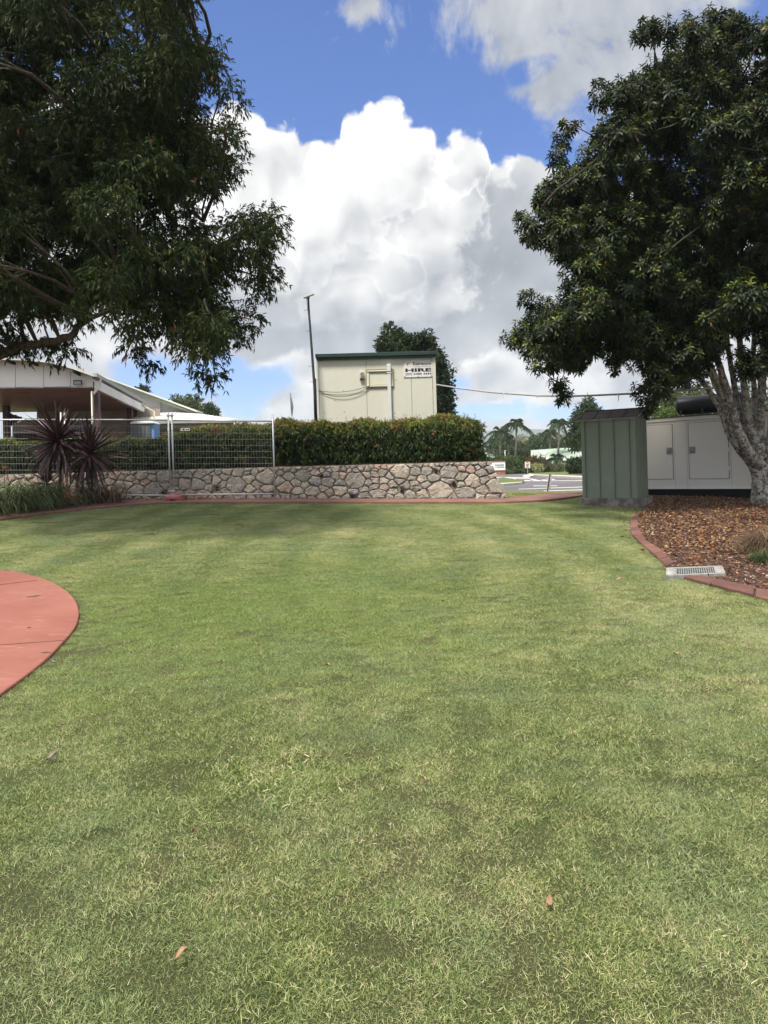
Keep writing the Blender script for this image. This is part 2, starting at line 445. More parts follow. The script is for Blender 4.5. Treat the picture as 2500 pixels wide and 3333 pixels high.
# long red mowing kerb in front of the wall, running left towards the planting and right into the footpath
kern_px = [(-80, 1712), (0, 1697), (150, 1676), (300, 1659), (430, 1647), (560, 1641), (760, 1640), (1000, 1639), (1250, 1640), (1500, 1640), (1640, 1639), (1760, 1634), (1840, 1626), (1900, 1616)]
kfar_px = [(-80, 1690), (0, 1677), (150, 1657), (300, 1642), (430, 1633), (560, 1629), (760, 1629), (1000, 1629), (1250, 1629.5), (1500, 1629), (1640, 1628), (1690, 1624), (1740, 1618), (1800, 1607), (1905, 1600)]
kern = smoothline([gp(*p) for p in kern_px], 4); kfar = smoothline([gp(*p) for p in kfar_px[:-4]], 4)
kerb_poly = kern + [(6.2, 18.1), (6.3, 20.5)] + [tuple(GF(1800, 1603, .66))[:2]] + [gp(*p) for p in kfar_px[-4:-2]][::-1] + kfar[::-1]
kerb_poly = kern + [(6.0, kern[-1][1] + .3), (6.3, 19.5), (5.2, 19.4), (4.3, 18.6), (3.7, 17.75)] + kfar[::-1]
M_KERB = surf('weathered_red_kerb', (.16, .075, .058), (.24, .125, .10), 2.0, .85, bumps=(70, .4, .004), fine=(25, (.16, .08, .06), .5))
def kseg(a, b):
    return None
tag(flatpoly('kerb', kerb_poly, lambda x, y: terr(x, y), .05, .2, M_KERB, bevel=.008), kind='structure')

# --- garden bed to the right (bark mulch under fallen leaves)
edge_out_px = [(2112, 1640), (2090, 1660), (2066, 1680), (2053, 1700), (2050, 1726), (2060, 1748), (2078, 1765), (2120, 1802), (2169, 1850)]
edge_in_px = [(2128, 1646), (2098, 1661), (2082, 1681), (2078, 1700), (2079, 1720), (2094, 1748), (2106, 1764), (2150, 1794), (2196, 1838)]
edge2_out_px = [(2187, 1877), (2240, 1888), (2301, 1906), (2350, 1919), (2392, 1931), (2500, 1957), (2620, 1990)]
edge2_in_px = [(2262, 1876), (2290, 1884), (2330, 1893), (2365, 1902), (2400, 1910), (2500, 1929), (2620, 1952)]
eo = [gp(*p) for p in edge_out_px]; ei = [gp(*p) for p in edge_in_px]
eo2 = [gp(*p) for p in edge2_out_px]; ei2 = [gp(*p) for p in edge2_in_px]
bed = ei + [gp(2170, 1850), gp(2187, 1876)] + ei2 + [(14, ei2[-1][1]), (14, 17.6), (6.0, 17.6), (5.9, 16.0), (ei[0][0], ei[0][1])]
M_SOIL = surf('bark_mulch', (.05, .022, .014), (.11, .05, .03), 9, .95, bumps=(40, .8, .02), fine=(70, (.02, .012, .01), .7))
tag(flatpoly('garden_bed', bed, lawn_z, .015, .1, M_SOIL), kind='structure')
leftbed = [gp(*p) for p in [(-300, 1735), (-80, 1689), (0, 1676), (150, 1656), (300, 1641), (430, 1632.5)]] + [(-6.05, 17.05), (-13, 17.05), (-13, 14)]
tag(flatpoly('garden_bed', leftbed, lawn_z, .02, .1, M_SOIL), kind='structure')

# edging bricks of the bed: each block its own piece
M_EDGE = surf('edging_brick', (.13, .055, .042), (.20, .092, .07), 3.2, .8, objrand=.22, bumps=(45, .5, .006), fine=(10, (.11, .06, .05), .65))
edg = thing('garden_edging', 'curved red brick edging between lawn and bark mulch bed, lichen stained', 'edging', (eo[4][0], eo[4][1], lawn_z(*eo[4])))
def edge_run(o_, i_, step):
    o_ = np.array(smoothline(o_, 12)); i_ = np.array(smoothline(i_, 12)); L = np.concatenate([[0], np.cumsum(np.linalg.norm(np.diff(o_, axis=0), axis=1))])
    n = max(2, int(L[-1] / step))
    tt = np.linspace(0, L[-1], n + 1); tn = np.linspace(0, 1, len(o_))
    s = np.interp(tt, L, tn)
    def at(a, q): return np.array([np.interp(q, tn, a[:, 0]), np.interp(q, tn, a[:, 1])])
    for k in range(n):
        g = .012 * (s[k + 1] - s[k]) / max(tt[k + 1] - tt[k], 1e-6) / 2
        q0, q1 = s[k] + g, s[k + 1] - g; qm = (q0 + q1) / 2
        pl = [at(o_, q0), at(o_, qm), at(o_, q1), at(i_, q1), at(i_, qm), at(i_, q0)]
        dz = .034 + random.uniform(-.006, .008)
        flatpoly('brick', [tuple(p) for p in pl], lawn_z, dz, .14, M_EDGE, edg, bevel=.01)
edge_run(eo, ei, .42); edge_run(eo2, ei2, .42)

# galvanised drain grate in its concrete frame
gr = thing('drain_grate', 'galvanised steel drain grate set in a concrete frame at the edge of the mulch', 'drain grate', G(2260, 1865))
g0, g1, g2, g3 = G(2170, 1877, .035), G(2358, 1869, .035), G(2350, 1849, .035), G(2172, 1851, .035)
M_CONC = surf('grey_concrete', (.24, .24, .22), (.36, .35, .32), 5, .9, bumps=(60, .4, .004), fine=(18, (.13, .12, .1), .5))
M_GALV = surf('galvanised_steel', (.42, .44, .44), (.56, .57, .56), 12, .45, metal=.6)
M_BLACK = surf('black_void', (.006, .006, .006), (.01, .01, .01), rough=.9)
u = (g1 - g0); v_ = (g3 - g0); ul = u.length; vl = v_.length; u.normalize(); v_.normalize(); nrm = u.cross(v_).normalized()
def gq(a, b, c=0): return g0 + u * a + v_ * b + nrm * c
fr = MB()
for a, b in (((0, .025), (ul, .025)), ((0, vl - .025), (ul, vl - .025)), ((.05, .05), (.05, vl - .05)), ((ul - .05, .05), (ul - .05, vl - .05))):
    w = .05 if a[0] != b[0] else .10
    fr.bar(gq(*a, -.018), gq(*b, -.018), w, .06, nrm)
fr.build('frame', M_CONC, gr)
gb = MB(); NB = 17
for k in range(NB + 1):
    a = .12 + (ul - .22) * k / NB; gb.bar(gq(a, .05, .004), gq(a, vl - .05, .004), .009, .0010, nrm)
for k in range(5):
    b = .06 + (vl - .12) * k / 4; gb.bar(gq(.14, b, .0065), gq(ul - .1, b, .0065), .011, .0010, nrm)
gb.build('grate_bars', M_GALV, gr)
MB().add([gq(.09, .04, .0), gq(ul - .07, .04, .0), gq(ul - .07, vl - .04, .0), gq(.09, vl - .04, .0)], [(0, 1, 2, 3)]).build('pit', M_BLACK, gr)

# --- far ground: road, verges, islands
M_ASPH = surf('asphalt', (.105, .10, .105), (.15, .14, .145), .35, .9, stretch=(1, 1, 1), bumps=(90, .4, .003), fine=(55, (.06, .06, .06), .5))
M_LINE = surf('road_paint', (.62, .62, .6), (.75, .75, .73), 9, .8, fine=(30, (.3, .3, .3), .5))
M_FKERB = surf('concrete_kerb', (.38, .36, .32), (.48, .46, .41), 2, .9)
M_VERGE = surf('verge_grass', (.10, .135, .042), (.16, .17, .07), .8, .95, bumps=(30, .6, .03), fine=(12, (.06, .085, .025), .6), spec=.1)
fq = lambda px, py: tuple(GF(px, py))[:2]
def fpoly(name, pix, dz, th, m, **k): return tag(flatpoly(name, [fq(*p) for p in pix], lambda x, y: .62, dz, th, m, **k), kind='structure')
fpoly('road', [(1560, 1599), (1700, 1600), (1800, 1602), (2300, 1607), (2600, 1600), (2600, 1558), (2100, 1556), (1900, 1553), (1700, 1541), (1500, 1541), (1500, 1575)], .004, .003, M_ASPH)
fpoly('verge', [(1500, 1566), (1640, 1558), (1690, 1567), (1706, 1571), (1702, 1575), (1640, 1579), (1500, 1585)], .10, .1, M_VERGE)
fpoly('kerb', [(1500, 1585), (1640, 1579), (1702, 1575), (1706, 1571), (1700, 1577), (1640, 1582.5), (1500, 1589)], .11, .11, M_FKERB)
fpoly('traffic_island', [(1700, 1553), (1712, 1549), (1735, 1548), (1740, 1552), (1725, 1556), (1706, 1556)], .12, .12, M_FKERB)
fpoly('verge', [(1724, 1543), (1760, 1540), (1850, 1538), (2300, 1538), (2500, 1544), (2500, 1556), (2100, 1556), (1900, 1554), (1830, 1551), (1760, 1549), (1728, 1546)], .12, .12, M_VERGE)
fpoly('kerb', [(1722, 1544), (1728, 1546.5), (1760, 1549.5), (1830, 1551.5), (1900, 1555), (2100, 1557), (2500, 1557), (2500, 1563), (2100, 1563), (1900, 1561), (1830, 1556), (1760, 1552), (1720, 1547)], .13, .13, M_FKERB)
for q in ([(1600, 1553), (1700, 1555), (1740, 1557.5), (1700, 1557.5), (1600, 1555)], [(1600, 1556), (1680, 1558.5), (1678, 1560), (1600, 1557.8)],
          [(1722, 1560), (1734, 1560), (1762, 1565), (1746, 1565)], [(1760, 1562), (1774, 1562), (1790, 1565), (1772, 1565)], [(1706, 1563), (1722, 1563), (1730, 1565.5), (1712, 1565.5)],
          [(1775, 1559), (1795, 1559), (1810, 1562), (1790, 1562)], [(1736, 1581.5), (1814, 1581), (1814, 1582.2), (1736, 1582.7)],
          [(1688, 1592), (1900, 1585), (2200, 1576), (2200, 1577.2), (1900, 1586.3), (1688, 1593)], [(1770, 1598), (1900, 1594), (2200, 1588), (2200, 1589.4), (1900, 1595.5), (1770, 1599.2)],
          [(1705, 1565), (1780, 1565), (1900, 1564), (1900, 1565), (1780, 1566), (1705, 1566)]):
    fpoly('road_marking', q, .009, .003, M_LINE)
# near verge between wall end, footpath and road
vp = [(3.1, 17.62), (3.7, 17.75), (4.3, 18.6), (5.2, 19.4), (5.9, 19.6), (6.2, 22.8)] + [fq(1800, 1600), fq(1700, 1599), fq(1600, 1598)] + [(2.6, 23), (3.0, 18.5)]
M_V2 = surf('dry_verge_grass', (.13, .145, .045), (.22, .20, .09), 1.6, .95, bumps=(35, .7, .03), fine=(16, (.07, .09, .03), .7), spec=.1)
tag(flatpoly('verge', vp, lambda x, y: terr(x, y), .012, .05, M_V2), kind='structure')

# ================================================================== STONE RETAINING WALL
WY = 17.0; WTOP = 1.645; WX0, WX1 = -12.6, 2.98
def wbot(x): return lawn_z(x, WY) + .02
def wtopz(x): return WTOP - .035 * (x < -3) * 0 + .012 * math.sin(x * 1.3)
batter = .10   # leans back towards its top
def wface(x, z, out=0.0):
    t = (z - .6) / 1.0; return Vector((x, WY + batter * t - out, z))
def wright(z):   # battered right end
    t = (z - wbot(3)) / (WTOP - wbot(3)); return 2.98 - .44 * t
wall = thing('stone_wall', 'mortared rubble stone retaining wall of grey and pink granite under the long hedge', 'stone wall', (-2, WY, wbot(-2)))
M_MORT = surf('mortar', (.15, .122, .092), (.24, .195, .15), 6, .95, bumps=(40, .6, .01), fine=(60, (.10, .08, .06), .5))
bodyp = [wface(WX0, wbot(WX0) - .2, -.02), wface(2.98, wbot(3) - .15, -.02), wface(2.96, wbot(3), -.02), wface(2.50, WTOP, -.02), wface(WX0, WTOP, -.02)]
MB().prism(bodyp, (0, .42, 0)).build('mortar_core', M_MORT, wall)
def clip(poly, a, b, c):      # keep a*x + b*y <= c
    out = []
    for k in range(len(poly)):
        p, q = poly[k], poly[(k + 1) % len(poly)]; dp = a * p[0] + b * p[1] - c; dq = a * q[0] + b * q[1] - c
        if dp <= 0: out.append(p)
        if dp * dq < 0: t = dp / (dp - dq); out.append((p[0] + (q[0] - p[0]) * t, p[1] + (q[1] - p[1]) * t))
    return out
holes = [(p[0], p[1]) for p in ((889, 1607), (1045, 1550), (1148, 1617), (1309, 1598), (1420, 1535), (1480, 1577), (533, 1607), (705, 1590))]
hw = []
for hx, hy in holes:
    q = hit(hx, hy, Vector((0, WY + .02, 0)), Vector((0, 1, 0))); hw.append((q.x, q.z, .055 if hx not in (1045, 1420) else .035))
seeds = []
tries = 0
while tries < 90000 and len(seeds) < 284:
    tries += 1
    x = random.uniform(WX0, 2.97); z = random.uniform(wbot(x) + .03, WTOP - .03)
    big = random.random(); r = .095 + .20 * big ** 1.8
    if z > WTOP - .13: r *= .62
    if x < -6.8: r *= 1.25
    if x > wright(z) - .02: continue
    if any(((x - a) * .84) ** 2 + ((z - b) * 1.2) ** 2 < ((r + r2) * .78) ** 2 for a, b, r2, _ in seeds): continue
    if any((x - a) ** 2 + (z - b) ** 2 < (r * .9 + c) ** 2 for a, b, c in hw): continue
    seeds.append((x, z, r, 0))
for a, b, c in hw: seeds.append((a, b, c, 1))
def stone_mat():
    m, n, bs, out = newmat('granite_rubble'); v = wpos(n)
    oi = n.nodes.new('ShaderNodeObjectInfo'); rn = X(oi.outputs['Random'])
    r = n.nodes.new('ShaderNodeValToRGB'); n.links.new(rn.v, r.inputs[0]); e = r.color_ramp.elements
    cl = [(0, (.20, .19, .17)), (.18, (.30, .28, .245)), (.36, (.38, .33, .27)), (.52, (.26, .255, .245)), (.66, (.46, .39, .31)), (.8, (.34, .32, .28)), (.92, (.42, .28, .21)), (1, (.50, .44, .37))]
    while len(e) < len(cl): e.new(.5)
    for k, (p, c) in enumerate(cl): e[k].position = p; e[k].color = (*c, 1)
    c = xcol(smooth(xnoise(v, 7, 6, .65, .4), .38, .68) * .55, r.outputs[0], (.13, .11, .09))
    c = xcol(smooth(xnoise(v, 60, 3, .7), .52, .66) * .7, c, (.60, .53, .46))
    c = xcol(smooth(xnoise(v, 120, 2, .6), .58, .7) * .6, c, (.05, .045, .04))
    c = xcol(smooth(xnoise(v, 3.1, 5, .6, .5), .62, .7) * .5, c, (.05, .05, .04))
    n.links.new(c, bs.inputs['Base Color']); bs.inputs['Roughness'].default_value = .85; bs.inputs['Specular IOR Level'].default_value = .3
    bump(n, bs, xnoise(v, 16, 8, .75), .9, .035)
    return m
M_STONE = stone_mat()
def c_t(dx, dz, w): return min(.8, max(.2, .5 + .5 * w / max(dx * dx + dz * dz, 1e-6)))
for (x, z, r, ishole) in seeds:
    if ishole: continue
    cell = [(x - .7, z - .6), (x + .7, z - .6), (x + .7, z + .6), (x - .7, z + .6)]
    for (x2, z2, r2, h2) in seeds:
        if (x2, z2) == (x, z) or abs(x2 - x) > 1.3: continue
        dx, dz = x2 - x, (z2 - z); ang = .5 * math.sin(x * 5 + z * 3); d2 = dx * dx + dz * dz
        w = (r * r - r2 * r2) * .9
        c = (x2 * x2 + z2 * z2 - x * x - z * z + w) / 2
        mx_, mz_ = x + dx * c_t(dx, dz, w), z + dz * c_t(dx, dz, w)
        nx_, nz_ = dx * .62 + dz * .12 * math.sin(x2 * 9 + x * 9), dz * 1.25 + dx * .12 * math.cos(z2 * 7 + z * 7)
        cell = clip(cell, nx_, nz_, nx_ * mx_ + nz_ * mz_)
        if len(cell) < 3: break
    if len(cell) < 3: continue
    cell = clip(cell, 0, 1, WTOP - .004 + random.uniform(-.006, .006)); cell = clip(cell, 0, -1, -wbot(x) - .01); cell = clip(cell, 1, .42, 2.98 + .42 * wbot(3) - .0)
    if len(cell) < 3: continue
    cxm = sum(p[0] for p in cell) / len(cell); czm = sum(p[1] for p in cell) / len(cell)
    area = abs(sum(cell[k][0] * cell[(k + 1) % len(cell)][1] - cell[(k + 1) % len(cell)][0] * cell[k][1] for k in range(len(cell)))) / 2
    if area < .004: continue
    # shrink for the joint, cut the corners, jitter
    rad = math.sqrt(area); g = .0165 / max(rad, .08)
    if area > .02:
        c2 = []
        for k in range(len(cell)):
            p, q = cell[k], cell[(k + 1) % len(cell)]; c2.append(p); L_ = math.hypot(q[0] - p[0], q[1] - p[1])
            if L_ > .16 and random.random() < .75:
                t = random.uniform(.35, .65); o_ = -random.uniform(.0, .09) * L_; nx2, nz2 = (cxm - (p[0] + q[0]) / 2), (czm - (p[1] + q[1]) / 2); l2 = math.hypot(nx2, nz2) + 1e-6
                c2.append((p[0] + (q[0] - p[0]) * t - nx2 / l2 * o_, p[1] + (q[1] - p[1]) * t - nz2 / l2 * o_))
        cell = c2
    pl = []
    m_ = len(cell)
    for k in range(m_):
        p0, p1, p2 = cell[k - 1], cell[k], cell[(k + 1) % m_]
        ct = .04 + random.random() * .12
        for t, o in ((ct, p0), (ct, p2)):
            pl.append((p1[0] + (o[0] - p1[0]) * t, p1[1] + (o[1] - p1[1]) * t))
    pl = [(cxm + (p[0] - cxm) * (1 - g * random.uniform(.4, 2.4)), czm + (p[1] - czm) * (1 - g * random.uniform(.4, 2.4))) for p in pl]
    n_ = len(pl); out0 = random.uniform(.014, .04)
    ring0 = [wface(p[0], p[1], -.06) for p in pl]
    ring1 = [wface(cxm + (p[0] - cxm) * .985, czm + (p[1] - czm) * .985, out0 * .45) for p in pl]
    ring2 = [wface(cxm + (p[0] - cxm) * .8 + random.uniform(-.01, .01), czm + (p[1] - czm) * .8 + random.uniform(-.012, .012), out0 + random.uniform(-.013, .013)) for p in pl]
    mid = wface(cxm, czm, out0 * random.uniform(.9, 1.5))
    Vv = ring0 + ring1 + ring2 + [mid]; Ff = []
    for k in range(n_):
        q = (k + 1) % n_; Ff += [(k, q, n_ + q, n_ + k), (n_ + k, n_ + q, 2 * n_ + q, 2 * n_ + k), (2 * n_ + k, 2 * n_ + q, 3 * n_)]
    me = bpy.data.meshes.new('stone'); me.from_pydata([tuple(v) for v in Vv], [], Ff); me.update()
    link('stone', me, M_STONE, wall)
for a, b, c in hw:
    t = MB(); p0 = wface(a, b, .012); t.tube([p0, p0 + Vector((0, .03, 0))], c * .9, 12, cap=False)
    t.tube([p0 + Vector((0, .001, 0)), p0 + Vector((0, .03, 0))], c * .75, 12); t.build('weep_hole', M_BLACK, wall)
bk_ = MB().prism([Vector((WX0, WY + .40, 1.60)), Vector((WX0, 18.2, 1.80)), Vector((WX0, 18.2, 1.5)), Vector((WX0, WY + .40, 1.5))], (2.40 - WX0, 0, 0)).build('planting_bank', M_SOIL); tag(bk_, kind='structure')
# raised terrace behind the wall
tz = WTOP - .10
tp = [(-30, WY + .45), (WX0, WY + .45), (2.45, WY + .4), (2.45, 21.5), (1.9, 23.5), (1.9, 40), (-30, 40)]
terr_o = MB().prism([Vector((x, y, tz)) for x, y in tp], (0, 0, -1.2)).build('terrace', M_SOIL); tag(terr_o, kind='structure')

# ================================================================== PLANTS: hedges
def sprays(C0, dirs, nl, Ls, lsz, wsz, droop, spread=.8, sag=.15):
    """for every spray a short twig with nl leaves along it; returns leaf mesh arrays"""
    n = len(C0); t = rng.uniform(0, 1, (n, nl, 1)); d = unit(dirs)[:, None, :]
    dr = np.array([0, 0, -1.0])
    Pb = C0[:, None, :] + d * t * Ls + dr * (t ** 2) * Ls * droop * .5
    ld = d * (1 - droop * .6) + dr * droop + rng.normal(size=(n, nl, 3)) * spread * .6
    L = lsz * rng.uniform(.65, 1.25, (n, nl)); Wd = wsz * rng.uniform(.75, 1.2, (n, nl))
    return leaves(Pb.reshape(-1, 3), ld.reshape(-1, 3), L.ravel(), Wd.ravel(), sag)
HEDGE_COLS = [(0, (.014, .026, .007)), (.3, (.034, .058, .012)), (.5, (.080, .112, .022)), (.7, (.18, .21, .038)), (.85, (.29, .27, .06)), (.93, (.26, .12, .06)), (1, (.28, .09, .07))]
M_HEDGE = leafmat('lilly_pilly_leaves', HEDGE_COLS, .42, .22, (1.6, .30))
M_HCORE = surf('hedge_dark_core', (.016, .014, .008), (.035, .028, .016), 14, 1.0, bumps=(30, .8, .04))
M_TWIG = surf('twig_bark', (.09, .07, .05), (.17, .14, .11), 20, .9)
def hedge(name, label, x0, x1, y0, y1, z0, z1, n, group=None, lf=(.10, .019), top=.65, cols=None, prof=None):
    t = thing(name, label, 'hedge', ((x0 + x1) / 2, (y0 + y1) / 2, z0), group)
    i_ = .17
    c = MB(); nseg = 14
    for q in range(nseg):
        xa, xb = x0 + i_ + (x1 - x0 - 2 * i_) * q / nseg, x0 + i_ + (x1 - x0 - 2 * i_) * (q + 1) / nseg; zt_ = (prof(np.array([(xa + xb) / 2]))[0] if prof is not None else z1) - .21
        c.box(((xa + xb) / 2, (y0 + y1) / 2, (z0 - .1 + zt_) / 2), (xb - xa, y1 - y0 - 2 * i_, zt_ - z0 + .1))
    c.build('stems', M_HCORE, t)  # solid dark boxes added inside the foliage to block light
    A = [(x1 - x0) * (z1 - z0), (x1 - x0) * (y1 - y0) * 1.3, (y1 - y0) * (z1 - z0)]
    pr = np.array([A[0], A[1], A[2], A[2]]); pr /= pr.sum()
    f = rng.choice(4, n, p=pr); U = rng.uniform(0, 1, (n, 3)); C = np.zeros((n, 3)); Nn = np.zeros((n, 3))
    dep = rng.uniform(0, 1, n) ** 1.6 * .2
    C[:, 0] = x0 + U[:, 0] * (x1 - x0); C[:, 1] = y0 + U[:, 1] * (y1 - y0); C[:, 2] = z0 + U[:, 2] ** .9 * (z1 - z0)
    C[f == 0, 1] = y0 + dep[f == 0]; Nn[f == 0] = (0, -1, .1)
    C[f == 1, 2] = z1 - dep[f == 1]; Nn[f == 1] = (0, -.2, 1)
    C[f == 2, 0] = x1 - dep[f == 2]; Nn[f == 2] = (1, 0, .2)
    C[f == 3, 0] = x0 + dep[f == 3]; Nn[f == 3] = (-1, 0, .2)
    # lumpy clipped surface, rounded shoulders and ragged foot
    if prof is not None: C[:, 2] = z0 + (C[:, 2] - z0) * (prof(C[:, 0]) - z0) / (z1 - z0)
    lump = .07 * np.sin(C[:, 0] * 2.3 + 1) * np.cos(C[:, 2] * 3.1 + C[:, 0]) + .05 * np.sin(C[:, 0] * 6.1 + C[:, 2] * 4) + .04 * np.sin(C[:, 0] * 13 + C[:, 1] * 9)
    C += Nn * lump[:, None]
    sh = np.clip((C[:, 2] - (z1 - .28)) / .28, 0, 1); C[:, 1] += np.where(C[:, 1] < y0 + .35, sh ** 2 * .16, 0)
    ex = np.clip((C[:, 0] - (x1 - .3)) / .3, 0, 1); C[:, 2] -= np.where(C[:, 2] > z1 - .3, ex ** 2 * .10, 0)
    ft = np.clip(1 - (C[:, 2] - z0) / .25, 0, 1); C[:, 1] += np.where(f == 0, ft * .12, 0)
    d = Nn * .9 + rng.normal(size=(n, 3)) * .55
    k = 9
    V, Fc = sprays(C, d, k, .14, lf[0], lf[1], .75 if True else 0)
    hgt = np.clip((C[:, 2] - z0) / (z1 - z0), 0, 1)
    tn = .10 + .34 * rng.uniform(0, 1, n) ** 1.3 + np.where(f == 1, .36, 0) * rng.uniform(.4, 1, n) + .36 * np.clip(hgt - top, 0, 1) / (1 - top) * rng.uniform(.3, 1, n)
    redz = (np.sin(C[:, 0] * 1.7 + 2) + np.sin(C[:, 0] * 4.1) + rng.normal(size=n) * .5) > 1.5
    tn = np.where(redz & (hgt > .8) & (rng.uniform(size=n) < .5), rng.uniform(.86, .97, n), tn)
    tn = np.where(rng.uniform(size=n) < .012, .95, tn)
    tint = np.repeat(tn, k) + rng.normal(size=n * k) * .05
    # upright young shoots along the top
    ns = int((x1 - x0) * 26); S = np.stack([rng.uniform(x0, x1 - .1, ns), rng.uniform(y0 + .15, y1, ns), np.full(ns, z1 - .02)], 1)
    if prof is not None: S[:, 2] = prof(S[:, 0]) - .02
    sh_d = unit(rng.normal(size=(ns, 3)) * .28 + [0, 0, 1]); Ls = rng.uniform(.05, .24, ns) * (.6 + .5 * np.sin(S[:, 0] * 2.1) ** 2)
    kk = 9; tt = np.linspace(.2, 1, kk)[None, :, None]
    Pb = S[:, None] + sh_d[:, None] * tt * Ls[:, None, None]
    ld = sh_d[:, None] * .7 + rng.normal(size=(ns, kk, 3)) * .6
    V2, F2 = leaves(Pb.reshape(-1, 3), ld.reshape(-1, 3), rng.uniform(.03, .07, ns * kk), .014, .1)
    t2 = np.repeat(np.where(rng.uniform(size=ns) < .42, rng.uniform(.88, 1, ns), rng.uniform(.66, .84, ns)), kk)
    V = np.concatenate([V, V2]); Fc = np.concatenate([Fc, F2 + len(V) - len(V2)])
    tint = np.concatenate([np.repeat(tint, 4), np.repeat(t2, 4)])
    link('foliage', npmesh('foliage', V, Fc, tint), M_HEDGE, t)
    st = MB()
    for q in range(int((x1 - x0) / .45)):
        x = x0 + .2 + q * .45 + random.uniform(-.1, .1); y = random.uniform(y0 + .3, y1 - .3)
        st.tube([(x, y, z0 - .25), (x + .03, y, z0 + .3)], .02, 5)
    st.build('stem_bases', M_TWIG, t)
    return t
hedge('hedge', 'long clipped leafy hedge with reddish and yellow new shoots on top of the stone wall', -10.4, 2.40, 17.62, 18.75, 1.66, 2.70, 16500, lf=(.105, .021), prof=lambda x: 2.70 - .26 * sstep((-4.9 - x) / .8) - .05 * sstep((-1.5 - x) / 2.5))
hedge('hedge', 'dark clipped hedge at the far left behind the purple strappy plants', -13.6, -8.35 - 1.35, 17.7, 18.6, 1.45, 2.48, 5200)

# ================================================================== TEMPORARY FENCE
FY = 16.72
def fpt(px, py): return hit(px, py, Vector((0, FY, 0)), Vector((0, 1, 0)))
def fence_panel(label, xl, xr, ztl, ztr, zbl, zbr, postL, postR, tagged=False):
    t = thing('temporary_fence', label, 'fence panel', (xl, FY, zbl), 'temporary steel mesh fence panels')
    R = .021
    zt = lambda x: ztl + (ztr - ztl) * (x - xl) / (xr - xl)
    zb = lambda x: zbl + (zbr - zbl) * (x - xl) / (xr - xl)
    MB().tube([(xl, FY, postL[1]), (xl, FY, postL[0])], R, 10).build('post', M_GALV, t, True)
    MB().tube([(xr, FY, postR[1]), (xr, FY, postR[0])], R, 10).build('post', M_GALV, t, True)
    MB().tube([(xl, FY, zt(xl)), (xr, FY, zt(xr))], .0175, 8).build('rail', M_GALV, t, True)
    MB().tube([(xl, FY, zb(xl)), (xr, FY, zb(xr))], .0175, 8).build('rail', M_GALV, t, True)
    w = MB(); nv = 36
    for k in range(1, nv):
        x = xl + (xr - xl) * k / nv; w.tube([(x, FY - .006, zb(x)), (x, FY - .006, zt(x))], .0019, 4, cap=False)
    nh = 12
    for k in range(1, nh):
        f = k / nh; w.tube([(xl, FY, zb(xl) + (zt(xl) - zb(xl)) * f), (xr, FY, zb(xr) + (zt(xr) - zb(xr)) * f)], .0021, 4, cap=False)
    w.build('wire_mesh', M_WIRE, t)
    return t
M_WIRE = surf('galvanised_wire', (.26, .265, .26), (.36, .36, .35), 12, .5, metal=.3)
a0 = fpt(563, 1377); a1 = fpt(889, 1372); b0 = fpt(567, 1609); b1_ = fpt(893, 1606)
xA0, xA1 = fpt(563, 1480).x, fpt(891, 1480).x
pA = fence_panel('wire mesh fence panel at the right end, carrying a small white tag', xA0, xA1, fpt(563, 1368).z, fpt(889, 1371).z, fpt(567, 1611).z, fpt(893, 1607).z,
                 (fpt(560, 1344).z, fpt(566, 1620).z), (fpt(890, 1349).z, fpt(896, 1629).z))
xB1 = fpt(551, 1480).x; xB0 = fpt(214, 1480).x
pB = fence_panel('wire mesh fence panel between the purple cordylines and the pink block', xB0, xB1, fpt(210, 1366).z, fpt(548, 1367).z, fpt(214, 1612).z, fpt(551, 1612).z,
                 (fpt(208, 1342).z, fpt(216, 1620).z), (fpt(549, 1344).z, fpt(553, 1620).z))
xC1 = xB0 - .09; xC0 = xC1 - 2.4
pC = fence_panel('leftmost wire mesh fence panel, mostly hidden behind the strappy plants', xC0, xC1, fpt(-120, 1366).z, fpt(200, 1366).z, fpt(-110, 1612).z, fpt(206, 1612).z,
                 (fpt(-130, 1342).z, fpt(-126, 1622).z), (fpt(200, 1342).z, fpt(206, 1622).z))
M_WHITE = surf('white_paint', (.70, .70, .68), (.78, .78, .76), 4, .5)
M_INK = surf('black_ink', (.015, .015, .018), (.02, .02, .022), 6, .6)
# tag with two little printed blocks
q0, q1 = fpt(588, 1394), fpt(619, 1402)
tgp = MB().box(((q0.x + q1.x) / 2, FY - .016, (q0.z + q1.z) / 2), (abs(q1.x - q0.x), .004, abs(q0.z - q1.z))).build('tag_plate', M_WHITE, pA)
def text_mesh(s, size, m, name='lettering', parent=None, loc=(0, 0, 0), sxy=(1, 1), bold=0.0, R=None, align='LEFT', extr=.0015, spacing=1.0):
    cu = bpy.data.curves.new('lettering', 'FONT'); cu.body = s; cu.size = size; cu.offset = bold; cu.extrude = extr; cu.align_x = align; cu.space_character = spacing; cu.resolution_u = 3
    o = bpy.data.objects.new('tmp', cu); COL.objects.link(o); bpy.context.view_layer.update()
    me = bpy.data.meshes.new_from_object(o.evaluated_get(bpy.context.evaluated_depsgraph_get()))
    bpy.data.objects.remove(o); bpy.data.curves.remove(cu)
    me.materials.clear()
    mt = Matrix.Diagonal((sxy[0], sxy[1], 1, 1))
    base = Matrix.Rotation(math.pi / 2, 4, 'X')
    M = Matrix.Translation(Vector(loc)) @ ((R.to_4x4()) if R is not None else Matrix.Identity(4)) @ base @ mt
    me.transform(M); return link(name, me, m, parent)
bm_ = MB()
zc = (q0.z + q1.z) / 2; xc = q0.x
bm_.box((xc + .075, FY - .0195, zc), (.045, .003, .032)); bm_.box((xc + .15, FY - .0195, zc), (.03, .003, .018)); bm_.box((xc + .19, FY - .0195, zc), (.025, .003, .018))
bm_.build('tag_print', M_INK, pA)
